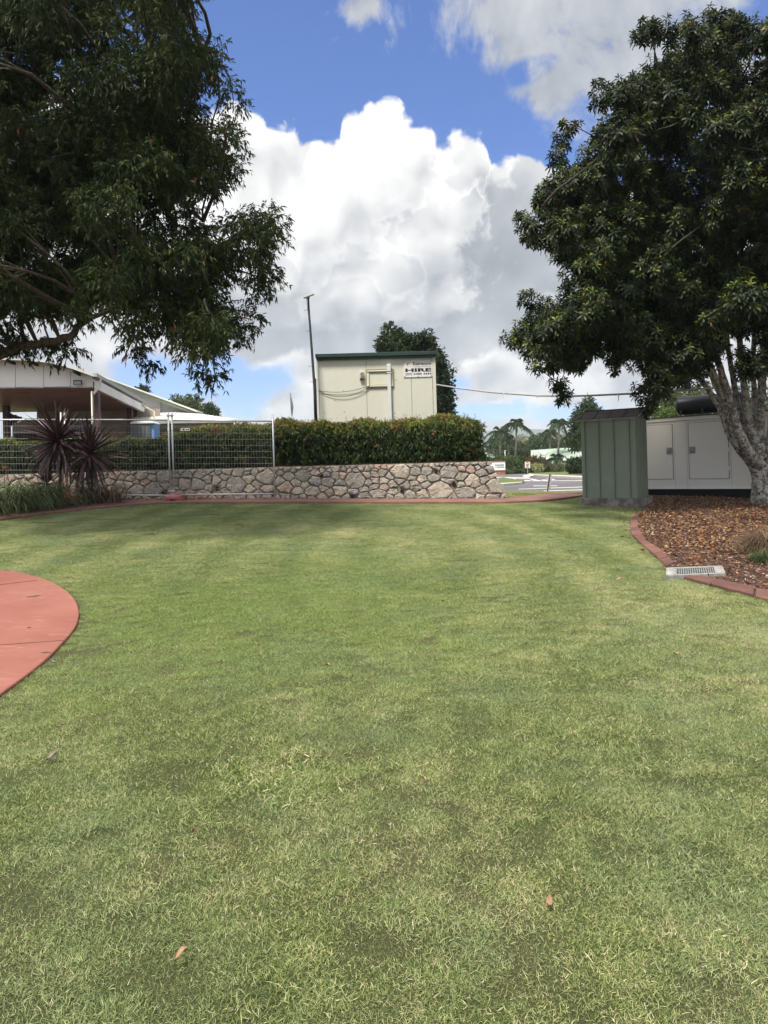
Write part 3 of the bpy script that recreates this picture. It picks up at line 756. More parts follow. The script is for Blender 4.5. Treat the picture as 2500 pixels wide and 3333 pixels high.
# couplers
for zz in (fpt(556, 1353).z, fpt(560, 1598).z):
    c = solo('fence_coupler', MB().box(((xA0 + xB1) / 2, FY - .002, zz), (abs(xA0 - xB1) + .07, .05, .035)).mesh('fence_coupler'), M_GALV,
             'steel coupler clamping the two fence posts together ' + ('near their tops' if zz > 2 else 'just above the pink block'), 'coupler', 'couplers joining the fence posts')
M_PINK = surf('sun_faded_plastic', (.44, .13, .14), (.56, .24, .23), 5, .6, bumps=(50, .3, .004), fine=(20, (.25, .08, .08), .4))
M_REDPL = surf('red_plastic', (.42, .03, .03), (.52, .06, .05), 5, .5)
def foot(label, x, z, m, s=1.0):
    t = thing('fence_block', label, 'fence block', (x, FY, z), 'plastic fence blocks')
    MB().box((x, FY - .02, z + .085), (.34 * s, .55, .10)).build('body', m, t, bevel=.025)
    b = MB()
    for q in (-.12, .12): b.box((x + q * s, FY - .02, z + .03), (.09 * s, .5, .06))
    b.build('skid', m, t, bevel=.01)
    MB().box((x, FY - .05, z + .15), (.18 * s, .3, .035)).build('raised_top', m, t, bevel=.012)
fx = fpt(572, 1626)
foot('faded pink plastic block holding the two fence posts', fx.x, terr(fx.x, FY) + .03, M_PINK)
fx2 = fpt(216, 1622); foot('bright red plastic fence block among the strappy plants', fx2.x, terr(fx2.x, FY) + .03, M_REDPL)

# ================================================================== PORTABLE CABIN
CY = 20.0; Nf = Vector((0, 1, 0))
def cp(px, py, d=0.0): return hit(px, py, Vector((0, CY - d, 0)), Nf)
cxl, cxr = cp(1034, 1280).x, cp(1420, 1280).x
ztop = cp(1226, 1168).z; zbot = tz + .25; cdepth = 6.0
M_CAB = surf('cream_cabin_panel', (.55, .55, .475), (.58, .58, .50), .8, .55, bumps=(3, .1, .01), fine=(6, (.54, .52, .42), .3))
M_GREEN = surf('dark_green_fascia', (.012, .032, .026), (.02, .046, .037), 3, .45)
cab = thing('portable_cabin', 'cream panelled portable cabin with dark green roof fascia behind the hedge', 'cabin', ((cxl + cxr) / 2, CY, zbot))
j1 = cp(1194, 1280).x; j2 = cp(1340, 1280).x
for a, b in ((cxl + .03, j1 - .004), (j1 + .004, j2 - .004), (j2 + .004, cxr - .10)):
    MB().box(((a + b) / 2, CY + .03, (zbot + ztop) / 2), (b - a, .06, ztop - zbot)).build('wall_panel', M_CAB, cab, bevel=.003)
MB().box((cxl + .012, CY + .015, (zbot + ztop) / 2), (.05, .09, ztop - zbot)).build('corner_trim', M_CAB, cab)
MB().box((cxr - .045, CY + .015, (zbot + ztop) / 2), (.09, .09, ztop - zbot)).build('corner_trim', M_CAB, cab)
M_DSEAM = surf('dark_seam', (.05, .05, .045), (.08, .08, .07), 3, .8)
MB().box(((cxl + cxr) / 2, CY + cdepth / 2 + .07, (zbot + ztop) / 2), (cxr - cxl - .02, cdepth, ztop - zbot - .01)).build('shell', M_DSEAM, cab)
for sx_ in (cxl + .0, cxr - .0):
    MB().box((sx_, CY + cdepth / 2 + .1, (zbot + ztop) / 2), (.03, cdepth - .1, ztop - zbot)).build('side_wall', M_CAB, cab)
zr0, zr1 = cp(1226, 1168).z, cp(1226, 1150).z
MB().box(((cxl + cxr) / 2 - .005, CY + cdepth / 2, (zr0 + zr1) / 2 + .02), (cxr - cxl + .03, cdepth + .12, zr1 - zr0 - .045)).build('roof', M_GREEN, cab)
MB().box(((cxl + cxr) / 2 + .02, CY - .10, zr1 - .045), (cxr - cxl + .09, .07, .10)).build('roof_capping', M_GREEN, cab, bevel=.006)
MB().box(((cxl + cxr) / 2, CY - .055, zr0 + .035), (cxr - cxl + .0, .04, .075)).build('fascia', M_GREEN, cab)
s_ = MB()
for k in range(14):
    x = cxl + .1 + k * (cxr - cxl - .2) / 13; s_.box((x, CY - .002, ztop - .015), (.014, .008, .014))
for z in np.arange(zbot + .3, ztop, .42):
    for x in (cxr - .09, cxl + .13): s_.box((x, CY - .033 if x > 0 else CY - .002, z), (.011, .008, .011))
for hx, hy in ((1056, 1343), (1090, 1304), (1121, 1340), (1289, 1237), (1285, 1345), (1118, 1271)):
    q = cp(hx, hy); s_.box((q.x, CY - .002, q.z), (.022, .008, .018))
s_.build('screw_heads', M_DSEAM, cab)
# blanked opening with frame
wl, wr, wt, wb = cp(1192, 1250).x, cp(1282, 1250).x, cp(1235, 1202).z, cp(1235, 1263).z
M_RUST = surf('stained_sealant', (.30, .26, .17), (.42, .37, .27), 14, .8, fine=(30, (.2, .14, .08), .6))
M_CAB2 = surf('cream_infill', (.58, .58, .47), (.62, .62, .50), 2, .6)
bx = MB()
for a, b in (((wl, wt), (wr, wt)), ((wl, wb), (wr, wb)), ((wl, wt), (wl, wb)), ((wr, wt), (wr, wb))): bx.bar((a[0], CY - .010, a[1]), (b[0], CY - .010, b[1]), .02, .02)
bx.build('opening_sealant', M_RUST, cab)
bx = MB(); i_ = .052
for a, b in (((wl + i_ - .03, wt - i_), (wr - i_ + .03, wt - i_)), ((wl + i_ - .03, wb + i_), (wr - i_ + .03, wb + i_)), ((wl + i_, wt - i_), (wl + i_, wb + i_)), ((wr - i_, wt - i_), (wr - i_, wb + i_))):
    bx.bar((a[0], CY - .016, a[1]), (b[0], CY - .016, b[1]), .07, .03)
bx.build('opening_frame', M_CAB2, cab, bevel=.006)
bx = MB()
pi0, pi1 = wl + .1, wr - .1
for k in range(10):
    x0 = pi0 + (pi1 - pi0) * k / 10; bx.box((x0 + (pi1 - pi0) / 20, CY - .006, (wt + wb) / 2), ((pi1 - pi0) / 10 - .003, .014, wt - wb - .17))
bx.build('ribbed_infill', M_CAB2, cab)
bx = MB()
for a, b in (((pi0 - .012, wt - .085), (pi1 + .01, wt - .085)), ((pi0 - .012, wb + .085), (pi1 + .01, wb + .085)), ((pi0 - .012, wt - .085), (pi0 - .012, wb + .085))): bx.bar((a[0], CY - .034, a[1]), (b[0], CY - .034, b[1]), .010, .006)
bx.build('infill_sealant', M_RUST, cab)
# duct
dl, dr_ = cp(1262, 1280).x, cp(1273.5, 1280).x; dt = cp(1266, 1187).z
M_DUCT = surf('pale_grey_duct', (.56, .57, .57), (.64, .65, .65), 5, .5)
du = thing('duct', 'tall white cable duct fixed to the front of the cabin', 'duct', ((dl + dr_) / 2, CY - .06, zbot))
MB().box(((dl + dr_) / 2, CY - .065, (zbot + dt) / 2 - .1), (dr_ - dl, .075, dt - zbot - .2)).build('trunking', M_DUCT, du, bevel=.006)
MB().box(((dl + dr_) / 2, CY - .075, dt - .10), (dr_ - dl + .018, .1, .21)).build('cowl', M_DUCT, du, bevel=.012)
MB().box(((dl + dr_) / 2, CY - .07, dt - .235), (dr_ - dl + .03, .085, .03)).build('collar', M_DUCT, du)
q = cp(1178, 1222)
ib = thing('isolator_box', 'small grey isolator box with curled cable on the cabin wall', 'isolator', (q.x, CY - .05, q.z))
MB().box((q.x, CY - .05, q.z), (.11, .09, .20)).build('box', surf('box_grey', (.38, .38, .33), (.46, .45, .40), 8, .6), ib, bevel=.012)
MB().tube([(q.x + .03, CY - .10, q.z + .06), (q.x - .03, CY - .105, q.z + .03), (q.x + .03, CY - .105, q.z - .02), (q.x - .03, CY - .105, q.z - .05), (q.x + .02, CY - .1, q.z - .07)], .006, 6).build('cable', M_DSEAM, ib)
MB().box((q.x, CY - .04, q.z - .105), (.12, .08, .02)).build('base_plate', M_DSEAM, ib)
for lab, sagp in (('thin dark cable, the tighter of two strung across the cabin front', 12), ('thin dark cable, the slacker of two strung across the cabin front', 28)):
    A_ = cp(1037, 1271, .03); B_ = cp(1203, 1255, .05); pts_ = []
    for k in range(15):
        t = k / 14; p = A_.lerp(B_, t) - Vector((0, 0, 1)) * (4 * t * (1 - t)) * sagp / 115.0; pts_.append(p)
    me = MB().tube(pts_, .0075, 6).mesh('cable', True); solo('cable', me, M_DSEAM, lab, 'cable', 'cables on the cabin front')
# hire sign
M_SIGN = surf('white_sign_face', (.62, .62, .60), (.70, .70, .68), 3, .55, fine=(7, (.50, .50, .47), .25))
sl, sr, st_, sb = cp(1314, 1200).x, cp(1407, 1200).x, cp(1360, 1173.5).z, cp(1360, 1227.5).z
sg = thing('hire_sign', 'white hire company sign with black lettering on the cabin front', 'sign', ((sl + sr) / 2, CY - .01, sb))
MB().box(((sl + sr) / 2, CY - .012, (st_ + sb) / 2), (sr - sl, .012, st_ - sb)).build('sign_board', M_SIGN, sg)
sw, shh = sr - sl, st_ - sb; SY = CY - .0195
lx = lambda f: sl + sw * f
lz = lambda f: sb + shh * f
def fit(s, x0, x1, z0, z1, name, m, bold, parent, y=SY, ar=None):
    o = text_mesh(s, 1.0, m, name, None, (0, 0, 0), (1, 1), bold, extr=.02)
    c = np.array([v.co[:] for v in o.data.vertices]); a, b = c.min(0), c.max(0)
    S_ = Matrix.Diagonal(((x1 - x0) / (b[0] - a[0]), .02, (z1 - z0) / (b[2] - a[2]), 1))
    o.data.transform(Matrix.Translation((x0, y, z0)) @ S_ @ Matrix.Translation((-a[0], 0, -a[2])))
    if parent is not None:
        bb = BASE[parent.name]; o.data.transform(Matrix.Translation(-bb)); o.parent = parent
    return o
fit('Retracom', lx(.335), lx(.955), lz(.71), lz(.90), 'lettering', M_INK, .022, sg)
fit('HIRE', lx(.055), lx(.97), lz(.315), lz(.53), 'lettering', M_INK, .045, sg)
fit('(07) 3489 4444', lx(.055), lx(.97), lz(.085), lz(.255), 'lettering', M_INK, .02, sg)
bx = MB()
for k in range(26): bx.box((lx(.34 + .62 * k / 26), SY, lz(.615)), (sw * .014, .002, shh * random.uniform(.025, .05)))
bx.build('small_print', surf('grey_ink', (.15, .15, .16), (.2, .2, .2), 5, .7), sg)
M_ORG = surf('sign_orange', (.30, .10, .05), (.34, .13, .06), 5, .6)
arc = [(lx(.13), lz(.86)), (lx(.20), lz(.88)), (lx(.215), lz(.86)), (lx(.16), lz(.82)), (lx(.145), lz(.74)), (lx(.13), lz(.66)), (lx(.115), lz(.76)), (lx(.12), lz(.82))]
MB().prism([Vector((a, SY, b)) for a, b in arc], (0, .002, 0)).build('logo', M_ORG, sg)
bx = MB()
for a in (.03, .97):
    for b in (.05, .95): bx.box((lx(a), SY - .002, lz(b)), (.03, .006, .02))
bx.box((lx(.5), SY - .002, lz(.02)), (.03, .006, .02)); bx.build('fixings', M_DSEAM, sg)
# dark boarding and open door edge beside the cabin
M_DTIM = surf('dark_weathered_timber', (.045, .040, .038), (.075, .065, .06), 6, .9, stretch=(6, 6, .6), objrand=.2)
bd = thing('timber_boarding', 'dark upright boards standing against the left side of the cabin', 'boarding', (cxl - .1, CY, tz))
for k, (x0p, x1p, tp_) in enumerate(((1021, 1025.5, 1238), (1026.5, 1030, 1230), (1031, 1034, 1226))):
    a, b = hit(x0p, 1300, Vector((0, CY + .2, 0)), Nf), hit(x1p, 1300, Vector((0, CY + .2, 0)), Nf); zt_ = hit(x0p, tp_, Vector((0, CY + .2, 0)), Nf).z
    MB().box(((a.x + b.x) / 2, CY + .2 + .12 * k, (tz + zt_) / 2), (b.x - a.x, .05, zt_ - tz)).build('board', M_DTIM, bd)
a, b = hit(1030, 1185, Vector((0, CY + .35, 0)), Nf), hit(1036, 1232, Vector((0, CY + .35, 0)), Nf)
MB().box((cxl - .035, CY + .6, (a.z + b.z) / 2), (.02, .5, abs(a.z - b.z))).build('pane', surf('pale_glazing', (.40, .50, .58), (.46, .56, .64), 2, .15), bd)

# solar light pole, leaning
LY = 19.7; lp = lambda px, py: hit(px, py, Vector((0, LY, 0)), Nf)
pole = thing('solar_light', 'tall leaning pole with step pegs and a small solar panel beside the cabin', 'light pole', lp(1026, 1380))
M_POLE = surf('dark_steel', (.035, .035, .045), (.06, .055, .065), 6, .55, metal=.3)
ptsP = [(1030, 1385), (1024, 1262), (1014, 1125), (1007, 1030), (1003.5, 973)]
MB().tube([lp(*p) for p in ptsP], [.042, .04, .034, .029, .027], 10).build('pole', M_POLE, pole, True)
MB().tube([lp(998, 975), lp(1003, 1020), lp(1012, 1120), lp(1020, 1250)], .007, 6).build('cable', M_INK, pole)
bx = MB()
for px, py in ((1003, 1008), (1009, 1077), (1016, 1191), (1020, 1242)):
    c = lp(px, py); bx.bar(c, c + Vector((-.11, -.02, -.015)), .009)
bx.build('step_peg', M_POLE, pole)
c = lp(1005, 963)
R_ = Matrix.Rotation(math.radians(-19), 3, 'Y') @ Matrix.Rotation(math.radians(18), 3, 'X')
MB().box(c, (.30, .42, .045), R_).build('solar_panel', surf('panel_back', (.20, .20, .20), (.26, .26, .26), 6, .6), pole, bevel=.006)
MB().box(c - Vector((.02, .02, .06)), (.1, .16, .06), R_).build('lamp_head', surf('lamp_body', (.35, .30, .24), (.4, .35, .3), 6, .6), pole, bevel=.01)
# furled feather flag behind the hedge
FLY = 26.0; fl = lambda px, py: hit(px, py, Vector((0, FLY, 0)), Nf)
flg = thing('feather_flag', 'furled dark blue feather flag on a thin pole behind the hedge', 'flag', fl(952, 1400))
MB().tube([fl(952, 1400), fl(949, 1340), fl(946, 1279)], .018, 6).build('pole', M_GALV, flg)
V = [fl(944, 1279), fl(948, 1292), fl(953, 1310), fl(955, 1325), fl(953, 1345), fl(952, 1356), fl(948, 1350), fl(946, 1325), fl(944.5, 1300)]
MB().prism([v - Vector((0, .03, 0)) for v in V], (0, .06, 0)).build('cloth', surf('flag_cloth', (.05, .08, .11), (.22, .26, .30), 3.2, .8, stretch=(3, 3, 1)), flg)

# overhead conduit from the cabin to the tree
cpts = [(1421, 1252, 19.9), (1497, 1264, 19.0), (1600, 1277, 18.0), (1749, 1288, 17), (1857, 1289.5, 16.4), (1912, 1288, 16.1), (2000, 1284, 15.8), (2082, 1280, 15.5), (2200, 1272, 15.3), (2330, 1262, 15.2)]
ccable = thing('overhead_conduit', 'sagging grey conduit strung from the cabin across to the mango-like tree'.replace('mango-like ', 'large '), 'conduit', P(*cpts[0]))
MB().tube([P(*p) for p in cpts], .021, 8).build('pipe', surf('conduit_grey', (.30, .29, .30), (.36, .35, .36), 3, .6), ccable, True)
bx = MB()
for px, py, D, dx, dz in ((1488, 1262, 19.1, 0, -.12), (1639, 1281, 17.7, -.02, -.13), (1750, 1289, 17, .0, -.05), (1914, 1289, 16.1, -.01, .08), (2013, 1284, 15.7, 0, -.14), (2050, 1283, 15.6, .01, -.06)):
    c = P(px, py, D); bx.bar(c, c + Vector((dx, 0, dz)), .012); bx.box(c, (.03, .055, .05))
bx.build('cable_tie', M_SIGN, ccable)

# ================================================================== GREEN GARDEN SHED
C0 = G(2091, 1655)
d1 = Vector((-.853, .522, 0)).normalized(); d2 = Vector((.522, .853, 0)).normalized()
Cb = C0 + d1 * .10 + d2 * .05
def on(px, py, p0, n): return hit(px, py, p0, n)
Lf = (on(1894, 1500, Cb, d2) - Cb).dot(d1); Cb = on(2071, 1500, Cb, d2); Cb.z = C0.z
Lf = (on(1893, 1500, Cb, d2) - Cb).dot(d1); Ls = (on(2107, 1500, Cb, d1) - Cb).dot(d2)
zb_ = on(2071, 1621, Cb, d2).z; ze = on(2071, 1357, Cb, d2).z
M_SHED = surf('sage_green_steel', (.180, .205, .155), (.205, .23, .18), 1.6, .5, bumps=(5, .08, .01), fine=(5, (.15, .185, .125), .25), spec=.35)
M_SROOF = surf('weathered_brown_roof', (.045, .036, .03), (.10, .08, .065), 6, .85, fine=(20, (.18, .15, .12), .45))
M_PLINTH = surf('stained_concrete', (.14, .12, .10), (.26, .235, .20), 4, .9, bumps=(50, .5, .006), fine=(7, (.07, .065, .05), .65))
shed = thing('garden_shed', 'narrow sage green ribbed steel shed with brown gable roof on a concrete plinth', 'shed', Cb)
SR3 = Matrix((tuple(d1), tuple(d2), (0, 0, 1))).transposed()      # local x = towards the left end, y = back
def sq(x, y, z): return Cb + d1 * x + d2 * y + Vector((0, 0, z - Cb.z))
def sbox(mb, x0, x1, y0, y1, z0, z1): mb.box(sq((x0 + x1) / 2, (y0 + y1) / 2, (z0 + z1) / 2), (abs(x1 - x0), abs(y1 - y0), z1 - z0), SR3); return mb
mb = MB(); mb.prism([sq(-.09, -.07, C0.z - .25), sq(Lf + .06, -.07, C0.z - .25), sq(Lf + .06, -.07, zb_), sq(-.09, -.07, zb_ + .0)], d2 * (Ls + .14)); mb.build('plinth', M_PLINTH, shed, bevel=.012)
ribf = [0.0, .09, .335, .605, .865, 1.0]; ribf = [1 - r for r in ribf][::-1]
ribs = [.105, .385, .655, .92]; ribs = [r * Lf for r in ribs]
edges_ = [0] + ribs + [Lf]
for k in range(len(edges_) - 1):
    sbox(MB(), edges_[k] + .003, edges_[k + 1] - .003, 0, .03, zb_, ze).build('panel', M_SHED, shed, bevel=.002)
for r in ribs:
    mb = MB(); sbox(mb, r - .022, r - .010, -.014, .004, zb_ + .005, ze - .005); sbox(mb, r + .010, r + .022, -.014, .004, zb_ + .005, ze - .005)
    mb.build('rib', M_SHED, shed)
nS = 8
mb = MB(); sbox(mb, .002, .03, .032, Ls, zb_, ze + .02); mb.build('side_wall', M_SHED, shed)
for k in range(nS):
    y = .05 + (Ls - .08) * (k + .5) / nS; sbox(MB(), -.018, .004, y - .022, y + .022, zb_, ze).build('rib', M_SHED, shed, bevel=.006)
mb = MB(); sbox(mb, Lf - .03, Lf, .032, Ls, zb_, ze); mb.build('side_wall', M_SHED, shed)
mb = MB(); sbox(mb, 0.03, Lf - .03, Ls - .03, Ls, zb_, ze); mb.build('back_wall', M_SHED, shed)
mb = MB()
for r in (.4, .68):
    for k in ribs: sbox(mb, k - .03, k - .02, -.004, .0, zb_ + (ze - zb_) * r, zb_ + (ze - zb_) * r + .01)
mb.build('screws', M_DSEAM, shed)
zrd = ze + .20; ov = .05
mb = MB(); mb.prism([sq(0.0, .0, ze), sq(0, Ls, ze), sq(0, Ls / 2, zrd - .03)], d1 * .02); mb.prism([sq(Lf - .02, .0, ze), sq(Lf - .02, Ls, ze), sq(Lf - .02, Ls / 2, zrd - .03)], d1 * .02); mb.build('gable', M_SROOF, shed)
nR = 4
for k in range(nR):
    a = -ov + (Lf + 2 * ov) * k / nR + .004; b = -ov + (Lf + 2 * ov) * (k + 1) / nR - .004
    MB().prism([sq(a, -ov, ze - .02), sq(b, -ov, ze - .02), sq(b, Ls / 2, zrd), sq(a, Ls / 2, zrd)], (0, 0, .025)).build('roof_sheet', M_SROOF, shed)
    MB().prism([sq(a, Ls + ov, ze - .02), sq(b, Ls + ov, ze - .02), sq(b, Ls / 2 + .003, zrd), sq(a, Ls / 2 + .003, zrd)], (0, 0, .025)).build('roof_sheet', M_SROOF, shed)
mb = MB(); mb.bar(sq(-ov, Ls / 2, zrd + .03), sq(Lf + ov, Ls / 2, zrd + .03), .07, .015); mb.build('ridge_cap', M_SROOF, shed)
mb = MB()
for k in range(nR + 1):
    a = -ov + (Lf + 2 * ov) * k / nR; mb.bar(sq(a, -ov, ze + .012), sq(a, Ls / 2, zrd + .03), .022, .012)
mb.build('roof_batten', M_SROOF, shed)
mb = MB(); mb.bar(sq(-ov - .004, -ov - .008, ze - .02), sq(Lf + ov, -ov - .008, ze - .02), .014, .04); mb.bar(sq(-ov - .01, -ov, ze - .01), sq(-ov - .01, Ls / 2, zrd + .005), .014, .045); mb.bar(sq(-ov - .01, Ls + ov, ze - .01), sq(-ov - .01, Ls / 2, zrd + .005), .014, .045)
mb.build('eave_flashing', surf('bare_edge_metal', (.16, .16, .14), (.24, .23, .2), 8, .6), shed)

# ================================================================== WHITE GENERATOR ENCLOSURE
GA, GB_ = P(2103, 1500, 18.6), P(2335, 1500, 17.4); ge = (GB_ - GA); ge.z = 0; ge.normalize(); gn = Vector((-ge.y, ge.x, 0))
if gn.y < 0: gn = -gn
gh = lambda px, py, d=0.0: hit(px, py, GA - gn * d, gn)
GR = Matrix((tuple(ge), tuple(gn), (0, 0, 1))).transposed()
def gu(px): return (gh(px, 1500) - GA).dot(ge)
def gpnt(u_, v_, z): return GA + ge * u_ + gn * v_ + Vector((0, 0, z - GA.z))
def gbox(mb, u0, u1, v0, v1, z0, z1): mb.box(gpnt((u0 + u1) / 2, (v0 + v1) / 2, (z0 + z1) / 2), (abs(u1 - u0), abs(v1 - v0), abs(z1 - z0)), GR); return mb
zg0, zg1, zgt = gh(2300, 1620).z, gh(2300, 1591).z, gh(2300, 1352).z
U0, U1 = gu(2060), gu(2445) + 2.2
M_GEN = surf('off_white_enclosure', (.70, .665, .61), (.73, .70, .64), .7, .5, bumps=(2, .06, .01))
gen_ = thing('generator_enclosure', 'long off-white generator enclosure with two latched doors and a black base, behind the trunk', 'generator', gpnt((U0 + U1) / 2, .6, zg0))
dv = [U0, gu(2193), gu(2241), gu(2376), U1]
gbox(MB(), U0, U1, .0, 1.2, zg1, zgt - .09).build('body', M_GEN, gen_, bevel=.006)
gbox(MB(), U0 - .03, U1, .03, 1.25, zg0 - .1, zg1 - .003).build('base_frame', M_BLACK, gen_)
gbox(MB(), U0 - .03, U1, -.035, 1.25, zg1 - .003, zg1 + .016).build('base_lip', M_GEN, gen_)
gbox(MB(), U0 - .03, U1, -.02, 1.22, zgt - .088, zgt).build('roof_rim', M_GEN, gen_, bevel=.006)
gbox(MB(), U0 - .05, U1, -.035, 1.24, zgt + .001, zgt + .03).build('roof', M_SROOF, gen_)
M_LATCH = surf('latch_steel', (.10, .10, .10), (.42, .42, .42), 34, .4, metal=.5)
def gdoor(u0, u1, z0, z1, ulatch):
    s = MB()
    for a, b in (((u0, z0), (u1, z0)), ((u0, z1), (u1, z1)), ((u0, z0), (u0, z1)), ((u1, z0), (u1, z1))): s.bar(gpnt(a[0], -.001, a[1]), gpnt(b[0], -.001, b[1]), .012, .006)
    s.build('door_gap', M_BLACK, gen_)
    d_ = gbox(MB(), u0 + .006, u1 - .006, -.009, .0, z0 + .006, z1 - .006).build('door', M_GEN, gen_, bevel=.002)
    zc_ = (z0 + z1) / 2 + .02
    l = MB(); gbox(l, ulatch - .065, ulatch + .065, -.025, -.009, zc_ - .075, zc_ + .075); gbox(l, ulatch - .02, ulatch + .03, -.04, -.02, zc_ - .045, zc_ + .045)
    lo = l.build('latch', M_LATCH, None, bevel=.006)
    bb = BASE[gen_.name]; lo.data.transform(Matrix.Translation(-bb)); lo.parent = d_
    r = MB(); gbox(r, ulatch - .08, ulatch + .08, -.014, -.009, zc_ - .09, zc_ + .09); ro = r.build('latch_plate', M_GALV, None); ro.data.transform(Matrix.Translation(-bb)); ro.parent = d_
zd0 = gh(2250, 1559).z; zd1 = gh(2250, 1376).z
gdoor(gu(2078), gu(2191), zd0, zd1, gu(2180)); gdoor(gu(2243), gu(2373), zd0, zd1, gu(2255))
s = MB()
for u_ in (gu(2193) + .03, gu(2241) - .03, gu(2376) + .03): s.bar(gpnt(u_, -.001, zg1), gpnt(u_, -.001, zgt - .1), .004, .004)
s.build('sheet_joint', surf('joint_grey', (.30, .29, .28), (.33, .32, .31), 3, .7), gen_)
s = MB()
for uu in (gu(2373), ):
    for zz in (zd0 + .25, (zd0 + zd1) / 2, zd1 - .25): gbox(s, uu - .012, uu + .022, -.022, -.009, zz - .05, zz + .05)
s.build('hinges', M_GEN, gen_)
s = MB()
for q in range(9): gbox(s, gu(2376) + .35, gu(2376) + .95, -.012, -.002, zd0 + .2 + q * .07, zd0 + .235 + q * .07)
s.build('vent_louvres', M_GEN, gen_)
dr = thing('exhaust_drum', 'black cylindrical exhaust drum on short legs on top of the white generator', 'exhaust drum', gpnt(gu(2260), .5, zgt + .03))
zc_ = gh(2260, 1318, -.5).z; ua, ub = (gh(2213, 1300, -.5) - GA).dot(ge), (gh(2412, 1300, -.5) - GA).dot(ge); rr = .235
cyl = [gpnt(ua + t, .5, zc_) for t in (-.07, -.03, 0, .015, .03)] + [gpnt(ub - t, .5, zc_) for t in (.03, .015, 0, -.03, -.07)]
rad = [rr * .72, rr * .93, rr, rr * 1.02, rr, rr, rr * 1.02, rr, rr * .93, rr * .72]
M_DRUM = surf('black_enamel', (.010, .012, .015), (.02, .022, .028), 5, .42, bumps=(12, .1, .01))
MB().tube(cyl, rad, 22).build('barrel', M_DRUM, dr, True)
for u_ in (ua + .08, ua + .62, ub - .3):
    s = MB(); gbox(s, u_ - .02, u_ + .02, .30, .34, zgt + .03, zc_ - .1); gbox(s, u_ - .02, u_ + .02, .66, .70, zgt + .03, zc_ - .1); gbox(s, u_ - .03, u_ + .03, .28, .72, zgt + .03, zgt + .05)
    s.build('bracket', M_DRUM, dr)
# black hose at the right of the trunk
solo('hose', MB().tube([P(2487, 1380, 16.4), P(2484, 1410, 16.4), P(2490, 1430, 16.4), P(2498, 1435, 16.4), P(2496, 1460, 16.4), P(2490, 1490, 16.4), P(2488, 1560, 16.4), P(2488, 1600, 16.4)], .016, 6).mesh('hose', True), M_BLACK,
     'thin black hose hanging to the right of the mottled tree trunk', 'hose')

# ================================================================== PAVILION AND HALL (LEFT)
HO = P(310, 1262, 26.0); hex_ = Vector((-.988, -.156, 0)).normalized(); hey = Vector((-.156, .988, 0)).normalized()
hf = lambda px, py, d=0.0: hit(px, py, HO + hey * d, hey)
hs = lambda px, py, d=0.0: hit(px, py, HO + hex_ * d, hex_)     # side plane
M_HW = surf('warm_white_cladding', (.70, .68, .65), (.75, .73, .70), 1.2, .7, bumps=(8, .08, .01))
M_SOFF = surf('brown_soffit', (.24, .135, .10), (.27, .16, .12), 1, .42, spec=.6)
M_BRPOST = surf('dark_red_brown_post', (.055, .022, .018), (.075, .03, .025), 4, .5)
M_RFSH = surf('pale_roof_sheet', (.52, .53, .48), (.60, .61, .56), 2, .5)
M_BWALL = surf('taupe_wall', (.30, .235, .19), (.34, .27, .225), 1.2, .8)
hall = thing('hall_building', 'white hall with curved roof pavilion, brown soffit and dark posts at the left', 'building', (HO.x - 3, HO.y + 5, tz))
zsf = HO.z
arc_px = [(-420, 1205), (-300, 1186), (-150, 1170), (0, 1167), (60, 1169), (151, 1176), (200, 1187), (250, 1202), (303, 1223)]
def roofz(px): return np.interp(px, [p[0] for p in arc_px], [p[1] for p in arc_px])
jx = [-420, -300, -200, -120, -35, 50, 142, 230, 303]
for k in range(len(jx) - 1):
    a, b = jx[k], jx[k + 1]; xs_ = np.linspace(a + .8, b - .8, 7)
    top_ = [hf(x, roofz(x) + 2.5) for x in xs_]; bot = [hf(b - .8, 1263), hf(a + .8, 1263)]
    for q in bot: q.z = zsf
    MB().prism([*top_, *bot], hey * .08).build('wall_panel', M_HW, hall)
top_ = [hf(x, roofz(x) + 6, .09) for x in np.linspace(-420, 303, 16)]
MB().prism([*top_, hf(303, 1262, .09), hf(-420, 1262, .09)], hey * .03).build('backing', M_DSEAM, hall)
DEP = 9.6
# curved roof sheet, with overhang
up = [hf(x, roofz(x) - 1.5, -.5) for x in np.linspace(-420, 306, 22)]
s = MB()
vs = up + [p + hey * (DEP + .5) for p in up]; n = len(up)
vs2 = [v - Vector((0, 0, .05)) for v in vs]
fs = [(i, i + 1, n + i + 1, n + i) for i in range(n - 1)]; fs2 = [tuple(2 * n + q for q in f[::-1]) for f in fs]
s.add(vs + vs2, fs + fs2 + [(i, 2 * n + i, 2 * n + i + 1, i + 1) for i in range(n - 1)] + [(n - 1, 3 * n - 1, 4 * n - 1, 2 * n - 1)])
s.build('roof', M_RFSH, hall)
# rafter ends
M_RAFT = surf('dark_rafter', (.03, .027, .025), (.045, .04, .036), 4, .7)
for px in (25, 100, 171, 237, -60, -150):
    y0 = roofz(px) + 3; a = hf(px, y0 + 3, -.46); b = hf(px + 26, roofz(px + 26) + 12, -.0)
    MB().bar(a, b + hey * .1, .05, .15).build('rafter', M_RAFT, hall)
# soffit
c0, c1 = hf(301, 1262), hf(-420, 1262); c0.z = c1.z = zsf
MB().prism([c0, c1, c1 + hey * DEP, c0 + hey * DEP], (0, 0, .05)).build('soffit', M_SOFF, hall)
for fx_, fd in ((22, 1.6), (200, 1.3), (145, 4.6), (292, 4.6)):
    c = hf(fx_, 1262); c.z = zsf; c += hey * fd; r_ = .28
    MB().tube([c - Vector((0, 0, .05)), c - Vector((0, 0, .0))], r_, 18).build('ceiling_light', M_SOFF, hall)
